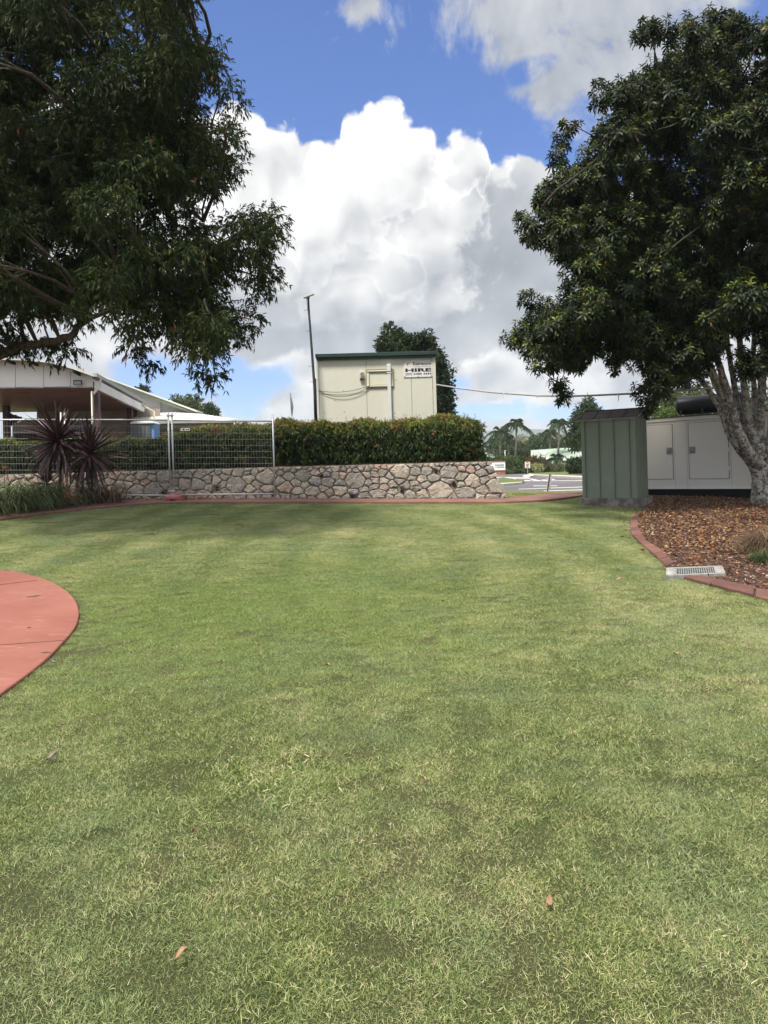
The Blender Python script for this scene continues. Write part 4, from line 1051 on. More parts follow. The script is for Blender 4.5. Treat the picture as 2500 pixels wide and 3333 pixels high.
# side: white fascia beam band receding, gutter, lower beam
s0, s1 = hs(305, 1226), hs(470, 1306)
side_u = lambda d, z: HO + hey * d + Vector((0, 0, z - HO.z))
zt0 = hf(303, 1223).z
MB().prism([side_u(0, zsf + .22), side_u(DEP, zsf + .22), side_u(DEP, zt0 - .12), side_u(0, zt0 - .12)], hex_ * .08).build('side_wall', M_HW, hall)
MB().box((side_u(DEP / 2, zsf + .08)) - hex_ * .05, (.16, DEP, .34), Matrix((tuple(hex_), tuple(hey), (0, 0, 1))).transposed()).build('side_beam', M_HW, hall)
M_GUT = surf('grey_gutter', (.30, .31, .28), (.36, .37, .34), 4, .5)
s = MB(); s.bar(side_u(-.45, zt0 - .03) - hex_ * .10, side_u(DEP + .3, zt0 - .03) - hex_ * .10, .15, .13); s.build('gutter', M_GUT, hall)
# downpipes
for d, dn in ((.12, 1), (DEP - .9, 0)):
    a = side_u(d, zt0 - .08) - hex_ * .14
    pth = [a, a - Vector((0, 0, .3)), a - Vector((0, 0, .45)) + hex_ * .06 - hey * .25, a - Vector((0, 0, .62)) + hex_ * .16 - hey * .30, Vector((a.x, a.y, zsf - .15)) + hex_ * .2 - hey * .3, Vector((a.x, a.y, zsf - 2.8)) + hex_ * .2 - hey * .3]
    if not dn: pth = [a, a - Vector((0, 0, .18)), a - Vector((0, 0, .5)) - hex_ * .55, a - Vector((0, 0, 1.6)) - hex_ * .58]
    MB().tube(pth, .055, 10).build('downpipe', surf('cream_pipe', (.50, .51, .42), (.56, .56, .48), 5, .5), hall, True)
# posts
for px0, px1, d, pt in ((297, 320, .1, 1275), (411, 428, DEP - 1.6, 1320)):
    a, b = hf(px0, 1300, d), hf(px1, 1300, d)
    MB().box(((a.x + b.x) / 2, (a.y + b.y) / 2 + .1, (tz + zsf) / 2), (abs(a.x - b.x), .22, zsf - tz - .01)).build('post', M_BRPOST, hall)
a, b = hf(11, 1300, DEP - 3), hf(31, 1300, DEP - 3)
MB().box(((a.x + b.x) / 2, a.y, (tz + zsf) / 2), (abs(a.x - b.x), .2, zsf - tz - .01)).build('post', M_BRPOST, hall)
# back wall of the pavilion
bk = lambda px, py: hf(px, py, DEP - .2)
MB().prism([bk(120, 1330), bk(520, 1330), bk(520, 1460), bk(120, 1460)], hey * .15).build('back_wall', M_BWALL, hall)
b4 = lambda px, py: hf(px, py, DEP - .6)
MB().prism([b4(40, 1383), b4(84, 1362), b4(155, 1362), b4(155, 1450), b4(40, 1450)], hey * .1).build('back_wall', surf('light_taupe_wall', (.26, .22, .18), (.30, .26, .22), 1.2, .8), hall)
s = MB()
for k in range(22):
    x = 160 + k * 12.5; s.bar(bk(x, 1372) - hey * .02, bk(x, 1455) - hey * .02, .02, .03)
s.build('wall_batten', M_BWALL, hall)
b3 = lambda px, py: hf(px, py, DEP - .35)
M_DGL = surf('dark_glass', (.02, .025, .03), (.05, .06, .07), 3, .08)
MB().prism([b3(225, 1376), b3(299, 1374), b3(299, 1402), b3(225, 1404)], hey * .05).build('window', M_DGL, hall)
s = MB()
for a, b in (((223, 1376), (301, 1374)), ((223, 1404), (301, 1402)), ((247, 1376), (247, 1404))): s.bar(b3(*a) - hey * .02, b3(*b) - hey * .02, .06, .06)
s.build('window_frame', M_DSEAM, hall)
MB().prism([b4(48, 1412), b4(120, 1412), b4(120, 1450), b4(48, 1450)], -hey * .04).build('door_opening', M_BLACK, hall)
# slatted screens
def screen(pa, pb, pc, pd, n, d, name='louvre_slat'):
    for k in range(n):
        t = k / (n - 1)
        a = (pa[0] + (pd[0] - pa[0]) * t, pa[1] + (pd[1] - pa[1]) * t); b = (pb[0] + (pc[0] - pb[0]) * t, pb[1] + (pc[1] - pb[1]) * t)
        MB().bar(hf(*a, d), hf(*b, d), .03, .07).build(name, M_BRPOST, hall)
screen((22, 1345), (69, 1360), (69, 1364), (22, 1390), 7, DEP - 3)
s = MB()
for x, y0, y1 in ((36, 1345, 1388), (52, 1350, 1380), (69, 1356, 1368)): s.bar(hf(x, y0, DEP - 3.02), hf(x, y1, DEP - 3.02), .05)
s.build('louvre_frame', M_BRPOST, hall)
screen((424, 1325), (448, 1334), (446, 1352), (424, 1362), 8, DEP - 1.2)
# flood light
q = hf(257, 1249 - 2)
fl_ = thing('floodlight', 'rectangular floodlight with black housing on the white gable', 'floodlight', q - hey * .15)
RR = Matrix((tuple(-hex_), tuple(hey), (0, 0, 1))).transposed() @ Matrix.Rotation(math.radians(24), 3, 'X')
MB().box(q - hey * .16, (.30, .08, .17), RR).build('housing', M_INK, fl_, bevel=.012)
MB().box(q - hey * .205 - Vector((0, 0, .016)), (.245, .015, .125), RR).build('lens', surf('lamp_glass', (.34, .34, .33), (.42, .42, .40), 5, .25), fl_)
MB().bar(q - hey * .14, q + hey * .0, .04, .03).build('bracket', M_INK, fl_)
# main hall behind: gable end, roof edge; lower awning roof
def hp(px, py, D): return P(px, py, D)
gab = [(318, 1231), (400, 1262), (500, 1300), (585, 1330), (628, 1348), (628, 1372), (400, 1372), (400, 1300)]
MB().prism([hp(x, y, 37.2) for x, y in [(330, 1236), (500, 1300), (628, 1348), (628, 1372), (330, 1372)]], (0, .3, 0)).build('gable_wall', M_HW, hall)
M_TRIM = surf('sage_barge_board', (.33, .37, .29), (.38, .42, .34), 4, .6)
MB().bar(hp(318, 1229, 36.8), hp(640, 1348.5, 36.8), .10, .20, (0, 1, 0)).build('barge_board', M_TRIM, hall)
MB().prism([hp(300, 1215, 36.4), hp(640, 1341, 36.4), hp(662, 1347, 38.5), hp(640, 1347, 40), hp(310, 1222, 44)], (0, 0, .06)).build('roof', M_RFSH, hall)
s = MB(); s.bar(hp(524, 1309, 37.1), hp(524, 1346, 37.1), .03); s.build('sheet_joint', M_GUT, hall)
# awning roof: ribbed sheets, each a slab running down the slope
ea = [(418, 1374), (772, 1368)]; ri = [(452, 1348.5), (560, 1344), (640, 1347), (772, 1366)]
def ez_(px): t = (px - 418) / 354.0; return 1374 - 6 * t
def rz_(px): return np.interp(px, [r[0] for r in ri], [r[1] for r in ri])
NP = 24
for k in range(NP):
    xa = 418 + 354 * k / NP + .6; xb = 418 + 354 * (k + 1) / NP - .6
    ta = 452 + 320 * k / NP + .6; tb = 452 + 320 * (k + 1) / NP - .6
    MB().prism([hp(xa, ez_(xa), 34.0), hp(xb, ez_(xb), 34.0), hp(tb, rz_(tb), 36.6), hp(ta, rz_(ta), 36.6)], (0, 0, .03)).build('roof_sheet', M_RFSH, hall)
s = MB()
for k in range(NP + 1):
    xa = 418 + 354 * k / NP; ta = 452 + 320 * k / NP; s.bar(hp(xa, ez_(xa) - .5, 33.98), hp(ta, rz_(ta) - .5, 36.6), .05, .07)
s.build('roof_rib', M_RFSH, hall)
s = MB(); s.bar(hp(420, 1376, 33.9), hp(770, 1370, 33.9), .08, .14); s.build('gutter', M_GUT, hall)
s = MB(); s.bar(hp(500, 1389, 34.8), hp(760, 1383, 34.8), .15, .28); s.build('beam', M_TRIM, hall)
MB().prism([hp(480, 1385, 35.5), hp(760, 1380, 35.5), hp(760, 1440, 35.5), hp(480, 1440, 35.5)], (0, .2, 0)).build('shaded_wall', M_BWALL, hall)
# roof aerial and dish at the right of the arch
q = hit(262, 1204, HO + hey * 3, hey)
ae = thing('roof_aerial', 'thin aerial mast with small ball and bracket on the curved roof', 'aerial', q)
MB().tube([q - Vector((0, 0, .1)), hit(260, 1152, HO + hey * 3, hey)], .012, 6).build('mast', M_GALV, ae)
c = hit(263, 1153, HO + hey * 3, hey); MB().tube([c - Vector((0, 0, .05)), c - Vector((0, 0, .03)), c + Vector((0, 0, .03)), c + Vector((0, 0, .05))], [.03, .055, .055, .03], 10).build('ball', M_WHITE, ae, True)
MB().box(q, (.22, .1, .14)).build('bracket', M_GUT, ae)
# portable toilet by the hall
TD = 31.0; tt0, tt1 = P(425, 1376, TD), P(501, 1376, TD)
pt = thing('portable_toilet', 'grey and blue portable toilet with pale roof beside the hall', 'portable toilet', (tt0.x / 2 + tt1.x / 2, TD, tz))
zt_ = P(460, 1380, TD).z
MB().box(((tt0.x * .55 + tt1.x * .45) - .02, TD + .4, (tz + zt_) / 2 - .05), ((tt1.x - tt0.x) * .86, .9, zt_ - tz + .1)).build('body', surf('charcoal_plastic', (.09, .10, .115), (.12, .13, .145), 3, .5), pt, bevel=.02)
a = tt1.x - .075; MB().box((a, TD + .42, (tz + zt_) / 2 - .05), (.16, .8, zt_ - tz + .06)).build('side_panel', surf('blue_plastic', (.10, .22, .45), (.14, .27, .5), 3, .5), pt, bevel=.02)
z1_ = P(460, 1371, TD).z
s = MB(); c = Vector(((tt0.x + tt1.x) / 2, TD + .4, (zt_ + z1_) / 2)); w = (tt1.x - tt0.x) / 2
s.prism([c + Vector((-w, -.5, -.05)), c + Vector((w, -.5, -.05)), c + Vector((w * .96, -.5, .01)), c + Vector((w * .7, -.5, .06)), c + Vector((-w * .7, -.5, .06)), c + Vector((-w * .96, -.5, .01))], (0, 1.0, 0)); s.build('roof', M_WHITE, pt, bevel=.01)
s = MB()
for k in range(5): s.box((tt0.x + .12 + k * .17, TD - .065, (tz + zt_) / 2), (.02, .02, zt_ - tz - .1))
s.build('moulded_rib', surf('charcoal_rib', (.06, .068, .08), (.08, .09, .1), 3, .5), pt)

# ================================================================== TREES
def crown_centres(poly, D0, dth, n, rpx, sparse=None):
    xs = [p[0] for p in poly]; ys = [p[1] for p in poly]; out = []; tries = 0
    while len(out) < n and tries < n * 200:
        tries += 1
        px = rng.uniform(min(xs), max(xs)); py = rng.uniform(min(ys), max(ys)); r = rng.uniform(*rpx)
        k = r * .62
        if not inpoly(np.array([px, px - k, px + k, px, px]), np.array([py, py, py, py - k, py + k]), poly).all():
            if rng.uniform() > .02 or not inpoly(np.array([px]), np.array([py]), poly)[0]: continue
            r = rpx[0] * .5
        if sparse is not None and rng.uniform() > sparse(px, py): continue
        D = D0 + rng.normal() * dth
        out.append((px, py, D, r))
    return out
def branch_path(a, b, sag=.0, wob=.15, n=7):
    a, b = Vector(a), Vector(b); L = (b - a).length; pts = []
    o1 = Vector(rng.normal(size=3)) * wob * L * .3; o2 = Vector(rng.normal(size=3)) * wob * L * .3
    for k in range(n):
        t = k / (n - 1); pts.append(a.lerp(b, t) + o1 * (t * (1 - t) * (1 - t)) * 4 + o2 * (t * t * (1 - t)) * 4 + Vector((0, 0, 1)) * sag * L * 4 * t * (1 - t))
    return pts
def crown_mesh(cs, nsp, nl, Ls, leaf, wid, droop, tint_fn, spread=.8, squash=.8, polyfilter=None, outward=1.0):
    C = []; Dv = []; T = []
    for (px, py, D, r) in cs:
        c = np.array(P(px, py, D)); R = r * D / F
        m = max(4, int(nsp * (r / 70.0) ** 1.6)) if nsp else 10
        u_ = rnd(m) * (rng.uniform(0, 1, (m, 1)) ** .42); off = u_ * R * np.array([1, 1, squash])
        C.append(c + off); Dv.append(unit(u_ * outward + rng.normal(size=(m, 3)) * .45 + [0, 0, .05])); T.append(np.full(m, rng.uniform(-.1, .1)) + tint_fn(u_, m))
    C = np.concatenate(C); Dv = np.concatenate(Dv); T = np.concatenate(T)
    V, Fc = sprays(C, Dv, nl, Ls, leaf, wid, droop, spread)
    tn = np.repeat(T, nl) + rng.normal(size=len(T) * nl) * .07
    if polyfilter is not None:
        Pm = V.reshape(-1, 4, 3).mean(1); qx, qy = project(Pm[:, 0], Pm[:, 1], Pm[:, 2]); keep = inpoly(qx, qy, polyfilter)
        V = V.reshape(-1, 4, 3)[keep].reshape(-1, 3); tn = tn[keep]
        k = np.arange(len(tn))[:, None] * 4; Fc = np.concatenate([k + np.array([[0, 1, 2]]), k + np.array([[0, 2, 3]])], 1).reshape(-1, 3)
    return V, Fc, np.repeat(tn, 4)
# --- left tree --------------------------------------------------------------------------
LT = [(-420, -330), (560, -330), (640, -200), (632, 0), (650, 40), (640, 80), (655, 120), (725, 150), (735, 175), (700, 200), (745, 230), (760, 265), (735, 300), (700, 330), (690, 380), (760, 400),
      (745, 430), (775, 500), (790, 560), (740, 585), (690, 600), (705, 640), (715, 690), (690, 720), (740, 745), (790, 740), (770, 700), (820, 690), (850, 700), (905, 690), (928, 706), (905, 760), (870, 770),
      (880, 820), (860, 860), (905, 900), (910, 925), (850, 950), (835, 990), (790, 1000), (825, 1060), (825, 1090), (770, 1105), (735, 1150), (730, 1200), (680, 1245), (640, 1235), (620, 1160),
      (560, 1140), (500, 1165), (455, 1150), (430, 1090), (400, 1040), (340, 1010), (310, 1060), (270, 1050), (250, 1080), (225, 1130), (190, 1110), (160, 1130), (110, 1090), (50, 1110), (-20, 1100), (-420, 1100)]
def lt_sparse(px, py):
    q = 1.0
    if 120 < px < 420 and 80 < py < 400: q = .22
    if 20 < px < 420 and 980 < py < 1170: q = .3
    if 770 < px < 930 and py < 1000: q = .6
    return q
LD = 11.5
cs = crown_centres(LT, LD, 1.1, 520, (34, 88), lt_sparse)
cs += [(p[0], p[1], LD + rng.normal() * .4, 34) for p in ((700, 170), (735, 275), (755, 540), (770, 720), (830, 710), (890, 705), (905, 745), (860, 800), (880, 905), (840, 960), (800, 1075), (700, 1220), (655, 1225), (480, 1170), (430, 1120), (225, 1130), (180, 1140), (110, 1120), (60, 1130), (650, 150), (860, 880), (820, 1040), (750, 1120), (760, 330), (770, 455))]
LEAF_L = [(0, (.012, .022, .007)), (.4, (.026, .042, .010)), (.62, (.055, .072, .016)), (.8, (.095, .105, .026)), (.95, (.15, .15, .045)), (1, (.28, .06, .035))]
M_LL = leafmat('drooping_tree_leaves', LEAF_L, .55, .25, (1.1, .4), .18)
M_BARK = surf('grey_brown_bark', (.045, .036, .028), (.11, .094, .078), 7, .95, stretch=(3, 3, .8), bumps=(30, .9, .02), fine=(24, (.035, .028, .02), .6))
lbase = Vector((-8.3, 12.2, terr(-8.3, 12.2)))
ltree = thing('weeping_tree', 'big dark green tree with drooping leaves overhanging the lawn from the left', 'tree', lbase)
fork = lbase + Vector((.35, -.1, 2.4))
tr = MB(); tr.tube([lbase + Vector((0, 0, -.2)), lbase + Vector((.03, 0, .25)), lbase + Vector((.1, 0, 1.3)), fork], [.46, .36, .31, .29], 14)
tr.build('trunk', M_BARK, ltree, True)
lims = []
def limb(pxs, r0, r1):
    pts = [Vector(p) if isinstance(p, Vector) else P(*p) for p in pxs]; n = len(pts)
    lims.append((pts, [r0 + (r1 - r0) * k / (n - 1) for k in range(n)]))
limb([fork, (-130, 1205, 11.8), (-40, 1168, 11.6), (20, 1145, 11.4), (80, 1124, 11.3), (160, 1112, 11.2), (230, 1096, 11.1), (262, 1056, 11.1), (300, 1032, 11), (360, 1010, 11)], .105, .035)
limb([fork, (-60, 1060, 11.9), (20, 985, 11.8), (80, 945, 11.9), (180, 900, 12), (300, 830, 12), (420, 840, 12), (520, 845, 12), (600, 820, 11.8)], .16, .03)
limb([fork, (-100, 900, 12), (0, 760, 12), (100, 700, 11.7), (190, 725, 11.6), (270, 780, 11.5), (420, 900, 11.4), (600, 960, 11.2), (700, 1060, 11.2)], .15, .025)
limb([fork, (-120, 700, 12.2), (20, 420, 12), (120, 240, 11.8), (200, 160, 11.8), (250, 105, 11.7), (270, 0, 11.6), (300, -200, 11.5)], .17, .06)
limb([(20, 420, 12), (120, 300, 11.6), (235, 272, 11.5), (300, 285, 11.4), (360, 315, 11.3), (480, 340, 11.3), (600, 420, 11.3)], .07, .02)
limb([(60, 560, 12), (200, 420, 11.7), (300, 330, 11.5), (420, 310, 11.4), (560, 250, 11.3), (660, 180, 11.3)], .06, .015)
limb([(0, 760, 12), (160, 560, 12), (320, 470, 11.5), (420, 560, 11.3), (560, 640, 11.3), (660, 720, 11.3)], .07, .02)
limb([(600, 820, 11.8), (690, 830, 11.5), (760, 780, 11.5), (800, 740, 11.5), (840, 705, 11.5)], .03, .01)
limb([(520, 845, 12), (640, 880, 11.6), (760, 880, 11.5), (840, 900, 11.5)], .03, .01)
limb([(120, 240, 11.8), (80, 120, 11.6), (60, -50, 11.5)], .05, .03)
mb = MB()
for p, r in lims:
    q = []
    rr_ = []
    for k in range(len(p) - 1):
        for t in (0, .33, .66):
            q.append(p[k].lerp(p[k + 1], t) + Vector(rng.normal(size=3)) * .015 * (t > 0)); rr_.append(r[k] + (r[k + 1] - r[k]) * t)
    q.append(p[-1]); rr_.append(r[-1]); mb.tube(q, rr_, 8)
anch = np.array([list(v) for p, r in lims for k in range(len(p) - 1) for v in (p[k].lerp(p[k + 1], .5), p[k + 1])])
tw = MB()
for (px, py, D, r) in cs:
    c = P(px, py, D); d = np.linalg.norm(anch - np.array(c), axis=1); a = Vector(anch[int(np.argmin(d))])
    pts = branch_path(a, c, .06, .35, 6); L = (c - a).length; tw.tube(pts, [max(.008, .012 + .01 * L) * (1 - .12 * k) for k in range(6)], 5, cap=False)
    for _ in range(3):
        e = c + Vector(rng.normal(size=3)) * (r * D / F) * .6; tw.tube(branch_path(pts[3], e, 0, .3, 4), [.007, .006, .004, .003], 3, cap=False)
mb.build('limbs', M_BARK, ltree, True); tw.build('branches', M_BARK, ltree, True)
tf = lambda u_, m: .26 + .26 * rng.uniform(0, 1, m) + .10 * (u_[:, 2])
V, Fc, tn = crown_mesh(cs, 80, 12, .20, .088, .0235, .66, tf, .7)
# scattered yellowish seed sprays and a few red dying leaves
link('crown', npmesh('crown', V, Fc, tn), M_LL, ltree)
nr = 34; ii = rng.integers(0, len(cs), nr); rc = np.array([list(P(cs[q][0] + rng.normal() * 30, cs[q][1] + rng.normal() * 30, cs[q][2] - .9)) for q in ii])
V, Fc = leaves(rc, np.tile([0, 0, -1.0], (nr, 1)) + rng.normal(size=(nr, 3)) * .3, .11, .028)
link('red_leaves', npmesh('red_leaves', V, Fc), surf('dying_red_leaf', (.22, .03, .02), (.28, .06, .03), 9, .6), ltree)
nr = 5200; ii = rng.integers(0, len(cs), nr); cc = np.array([list(P(cs[q][0], cs[q][1], cs[q][2])) for q in ii]); RR_ = np.array([cs[q][3] * cs[q][2] / F for q in ii])[:, None]
rc = np.repeat(cc + rnd(nr) * RR_ * 1.08, 5, 0) + rng.normal(size=(nr * 5, 3)) * .022
V, Fc = leaves(rc, rng.normal(size=(nr * 5, 3)), .016, .014, 0)
link('seed_sprays', npmesh('seed_sprays', V, Fc, np.repeat(rng.uniform(.7, .95, len(rc)), 4)), M_LL, ltree)

# --- right tree with whorled leaves ----------------------------------------------------------
RT = [(2320, 20), (2260, 55), (2215, 75), (2120, 60), (2085, 110), (2110, 170), (2080, 195), (2100, 250), (2050, 240), (2000, 265), (1945, 275), (1950, 320), (1985, 370), (1935, 400), (1855, 395),
      (1862, 430), (1815, 450), (1815, 490), (1840, 540), (1780, 590), (1745, 640), (1735, 690), (1685, 700), (1685, 740), (1712, 810), (1755, 815), (1800, 840), (1805, 880), (1780, 930), (1730, 950), (1745, 1000),
      (1700, 1030), (1695, 1070), (1640, 1090), (1645, 1125), (1715, 1120), (1730, 1180), (1770, 1205), (1810, 1215), (1805, 1290), (1825, 1310), (1850, 1290), (1850, 1250), (1880, 1215), (1930, 1180), (1935, 1130), (1985, 1150), (1990, 1225), (2030, 1150), (2080, 1140),
      (2100, 1165), (2060, 1200), (2045, 1250), (2080, 1280), (2095, 1340), (2135, 1345), (2160, 1300), (2200, 1270), (2260, 1250), (2340, 1225), (2420, 1215), (2520, 1240), (3100, 1240), (3100, 260), (2700, 90), (2500, 62), (2400, 48), (2350, 30)]
RD = 14.6
def rt_sparse(px, py): return .7 if py < 330 and px > 2000 else 1.0
csr = crown_centres(RT, RD, 1.15, 660, (36, 84), rt_sparse)
csr += [(p[0], p[1], RD + rng.normal() * .3, 36) for p in ((1705, 720), (1665, 1105), (1700, 1100), (1825, 460), (1960, 285), (2100, 85), (2230, 80), (2322, 45), (1825, 1285), (1820, 1250), (2115, 1320), (1990, 1180), (1750, 1190), (1730, 770), (1860, 410),
                                                           (1710, 1060), (1810, 520), (1960, 330), (1770, 640), (1720, 975), (2085, 1265), (2090, 120), (2430, 85), (2490, 100), (2180, 110), (2440, 140), (2400, 90))]
LEAF_R = [(0, (.007, .013, .004)), (.3, (.015, .025, .007)), (.55, (.034, .049, .011)), (.76, (.11, .130, .019)), (.97, (.20, .21, .035)), (1, (.34, .15, .03))]
M_RL = leafmat('whorled_tree_leaves', LEAF_R, .5, .2, (1.0, .3), .25)
def rosettes(cs, per, leafL, leafW, seed_frac=.0):
    C = []; A = []; T = []
    for (px, py, D, r) in cs:
        c = np.array(P(px, py, D)); R = r * D / F; m = max(3, int(per * (r / 70.0) ** 2)); u_ = rnd(m) * (rng.uniform(0, 1, (m, 1)) ** .4)
        C.append(c + u_ * R * 1.05); A.append(unit(u_ + np.array([0, -.1, .75]) + rng.normal(size=(m, 3)) * .25)); T.append(.22 + .2 * rng.uniform(0, 1, m) + np.where(rng.uniform(size=m) < .16, .22, 0) * (u_[:, 2] > -.2))
    C = np.concatenate(C); A = np.concatenate(A); T = np.concatenate(T); n = len(C); k = 13
    ph = rng.uniform(0, 6.28, (n, 1)) + np.arange(k)[None] * 2.4
    up = np.tile([0.3, .2, 1.0], (n, 1)); e1 = unit(np.cross(A, up + rng.normal(size=(n, 3)) * .1)); e2 = np.cross(A, e1)
    lev = np.linspace(1, 0, k)[None] ** 1.0
    rad = e1[:, None] * np.cos(ph)[..., None] + e2[:, None] * np.sin(ph)[..., None]
    d = rad * (.55 + .45 * (1 - lev))[..., None] + A[:, None] * (1.0 * lev - .25)[..., None]; d = unit(d)
    L = leafL * rng.uniform(.75, 1.15, (n, k)) * (1 - .35 * lev); Wd = leafW * rng.uniform(.85, 1.1, (n, k))
    Pb = C[:, None] - A[:, None] * (1 - lev)[..., None] * .05
    # two-segment drooping leaves: base, a1, b1, mid a2, b2, tip  (4 triangles)
    d_ = d.reshape(-1, 3); L_ = L.reshape(-1, 1); W_ = Wd.reshape(-1, 1); B0 = Pb.reshape(-1, 3)
    w = unit(np.cross(d_, np.repeat(A, k, 0) + 1e-3)); dn = np.array([0, 0, -1.0])
    m1 = B0 + d_ * L_ * .42; m2 = m1 + unit(d_ + dn * .45) * L_ * .34; tip = m2 + unit(d_ + dn * 1.3) * L_ * .26
    V = np.stack([B0, m1 + w * W_ / 2, m1 - w * W_ / 2, m2 + w * W_ * .42, m2 - w * W_ * .42, tip], 1).reshape(-1, 3)
    i0 = np.arange(len(B0))[:, None] * 6
    Fc = np.concatenate([i0 + np.array([[q]]) for q in ([0, 2, 1],)], 0).reshape(-1, 3)
    tri = np.array([[0, 1, 2], [1, 3, 2], [2, 3, 4], [3, 5, 4]])
    Fc = (i0[:, :, None] + tri[None]).reshape(-1, 3)
    tint = np.repeat((np.repeat(T, k).reshape(n, k) + .26 * (lev > .72) * (T[:, None] > .36) + rng.normal(size=(n, k)) * .04).ravel(), 6)
    dead = np.repeat(rng.uniform(size=n * k) < .004, 6); tint = np.where(dead, 1.0, np.minimum(tint, .96))
    return V, Fc, tint, C, A
tb = P(2480, 1644, 15.9); tb.z = terr(tb.x, tb.y) - .02
rtree = thing('broad_tree', 'broad dark tree with whorled leaves and many mottled pale stems in the mulch bed', 'tree', tb)
def bark_mottled():
    m, n, bs, out = newmat('lichen_mottled_bark'); v = wpos(n)
    c = xcol(smooth(xnoise(v, 11, 6, .68, .3), .44, .56), (.10, .085, .07), (.40, .375, .33))
    c = xcol(smooth(xnoise(v, 34, 4, .65), .54, .64) * .8, c, (.66, .64, .59))
    c = xcol(smooth(xnoise(v, 7.0, 6, .68, .6), .58, .64) * .9, c, (.028, .022, .018))
    c = xcol(smooth(xnoise(wpos(n, (2, 2, 30)), 1.4, 3, .6), .6, .7) * .35, c, (.10, .085, .07))
    n.links.new(c, bs.inputs['Base Color']); bs.inputs['Roughness'].default_value = .9
    bump(n, bs, xnoise(v, 26, 7, .72), .8, .02); return m
M_MOT = bark_mottled()
stems = [
 ([(2480, 1646, 15.9), (2478, 1600, 15.9), (2476, 1560, 15.9), (2470, 1520, 15.88)], [.255, .20, .185, .175]),
 ([(2470, 1540, 15.9), (2445, 1505, 15.8), (2405, 1460, 15.7), (2378, 1425, 15.65), (2362, 1385, 15.6), (2345, 1340, 15.6), (2322, 1290, 15.5), (2285, 1240, 15.4), (2240, 1190, 15.3), (2200, 1135, 15.2), (2150, 1060, 15.1), (2050, 930, 15)], [.145, .125, .10, .078, .07, .066, .068, .062, .058, .05, .045, .03]),
 ([(2400, 1455, 15.65), (2385, 1400, 15.75), (2366, 1350, 15.8), (2345, 1290, 15.9), (2318, 1225, 16), (2290, 1170, 16.1), (2200, 1000, 16.2)], [.08, .075, .07, .068, .066, .06, .04]),
 ([(2400, 1460, 15.55), (2382, 1380, 15.45), (2362, 1310, 15.4), (2335, 1240, 15.3), (2303, 1175, 15.2), (2260, 1090, 15), (2180, 950, 14.8)], [.08, .07, .066, .062, .058, .05, .03]),
 ([(2462, 1510, 15.7), (2430, 1455, 15.4), (2402, 1395, 15.35), (2385, 1330, 15.3), (2362, 1255, 15.25), (2338, 1180, 15.2), (2320, 1115, 15.2), (2300, 1060, 15.1), (2280, 900, 14.9), (2260, 700, 14.7)], [.13, .10, .09, .082, .078, .072, .066, .06, .05, .03]),
 ([(2465, 1490, 15.9), (2440, 1430, 16), (2415, 1370, 16.1), (2400, 1300, 16.2), (2385, 1220, 16.2), (2370, 1140, 16.2), (2350, 950, 16)], [.1, .085, .075, .07, .066, .06, .04]),
 ([(2472, 1520, 15.85), (2462, 1450, 15.8), (2440, 1380, 15.75), (2428, 1310, 15.7), (2418, 1220, 15.6), (2410, 1140, 15.5), (2400, 1000, 15.3), (2420, 700, 15), (2440, 400, 15)], [.17, .12, .09, .08, .075, .07, .06, .045, .03]),
 ([(2474, 1500, 15.85), (2472, 1430, 15.8), (2474, 1340, 15.7), (2480, 1240, 15.6), (2488, 1130, 15.5), (2500, 900, 15.2)], [.16, .115, .10, .095, .09, .06]),
 ([(2480, 1540, 15.9), (2500, 1470, 15.8), (2512, 1400, 15.7), (2522, 1250, 15.6), (2540, 1100, 15.4), (2600, 800, 15)], [.16, .12, .10, .09, .08, .05]),
 ([(2468, 1470, 16.1), (2455, 1380, 16.3), (2455, 1280, 16.4), (2450, 1180, 16.4), (2460, 900, 16)], [.09, .075, .07, .06, .045]),
]
trk = None
anch = []
for q, (pts, r) in enumerate(stems):
    p = [P(*a) for a in pts]
    if q == 0: p[0].z = tb.z - .1
    d = []; rr_ = []
    for k in range(len(p) - 1):
        for t in (0, .25, .5, .75):
            w_ = Vector(rng.normal(size=3)) * .008 * (t > 0)
            d.append(p[k].lerp(p[k + 1], t) + w_); rr_.append((r[k] + (r[k + 1] - r[k]) * t) * rng.uniform(.96, 1.05) * (1 if q == 0 else .9))
    d.append(p[-1]); rr_.append(r[-1])
    MB().tube(d, rr_, 12).build('trunk' if q == 0 else 'stem', M_MOT, rtree, True)
    if q: anch += [list(v) for v in d[len(d) // 2:]]
anch = np.array(anch); tw = MB()
order = sorted(csr, key=lambda c_: np.linalg.norm(np.array(P(*c_[:3])) - anch, axis=1).min())
for (px, py, D, r) in order:
    c = P(px, py, D); dd = np.linalg.norm(anch - np.array(c), axis=1) + np.maximum(0, anch[:, 2] - c.z) * .6; a = Vector(anch[int(np.argmin(dd))]); L = (c - a).length
    pts = branch_path(a, c, -.03, .25, 5); tw.tube(pts, [min(.03, .010 + .010 * L) * (1 - .15 * k) for k in range(5)], 5, cap=False)
    anch = np.concatenate([anch, np.array([list(pts[3]), list(c)])])
tw.build('branches', M_BARK, rtree, True)
V, Fc, tn, RC, RA = rosettes(csr, 66, .168, .036)
link('crown', npmesh('crown', V, Fc, tn), M_RL, rtree)
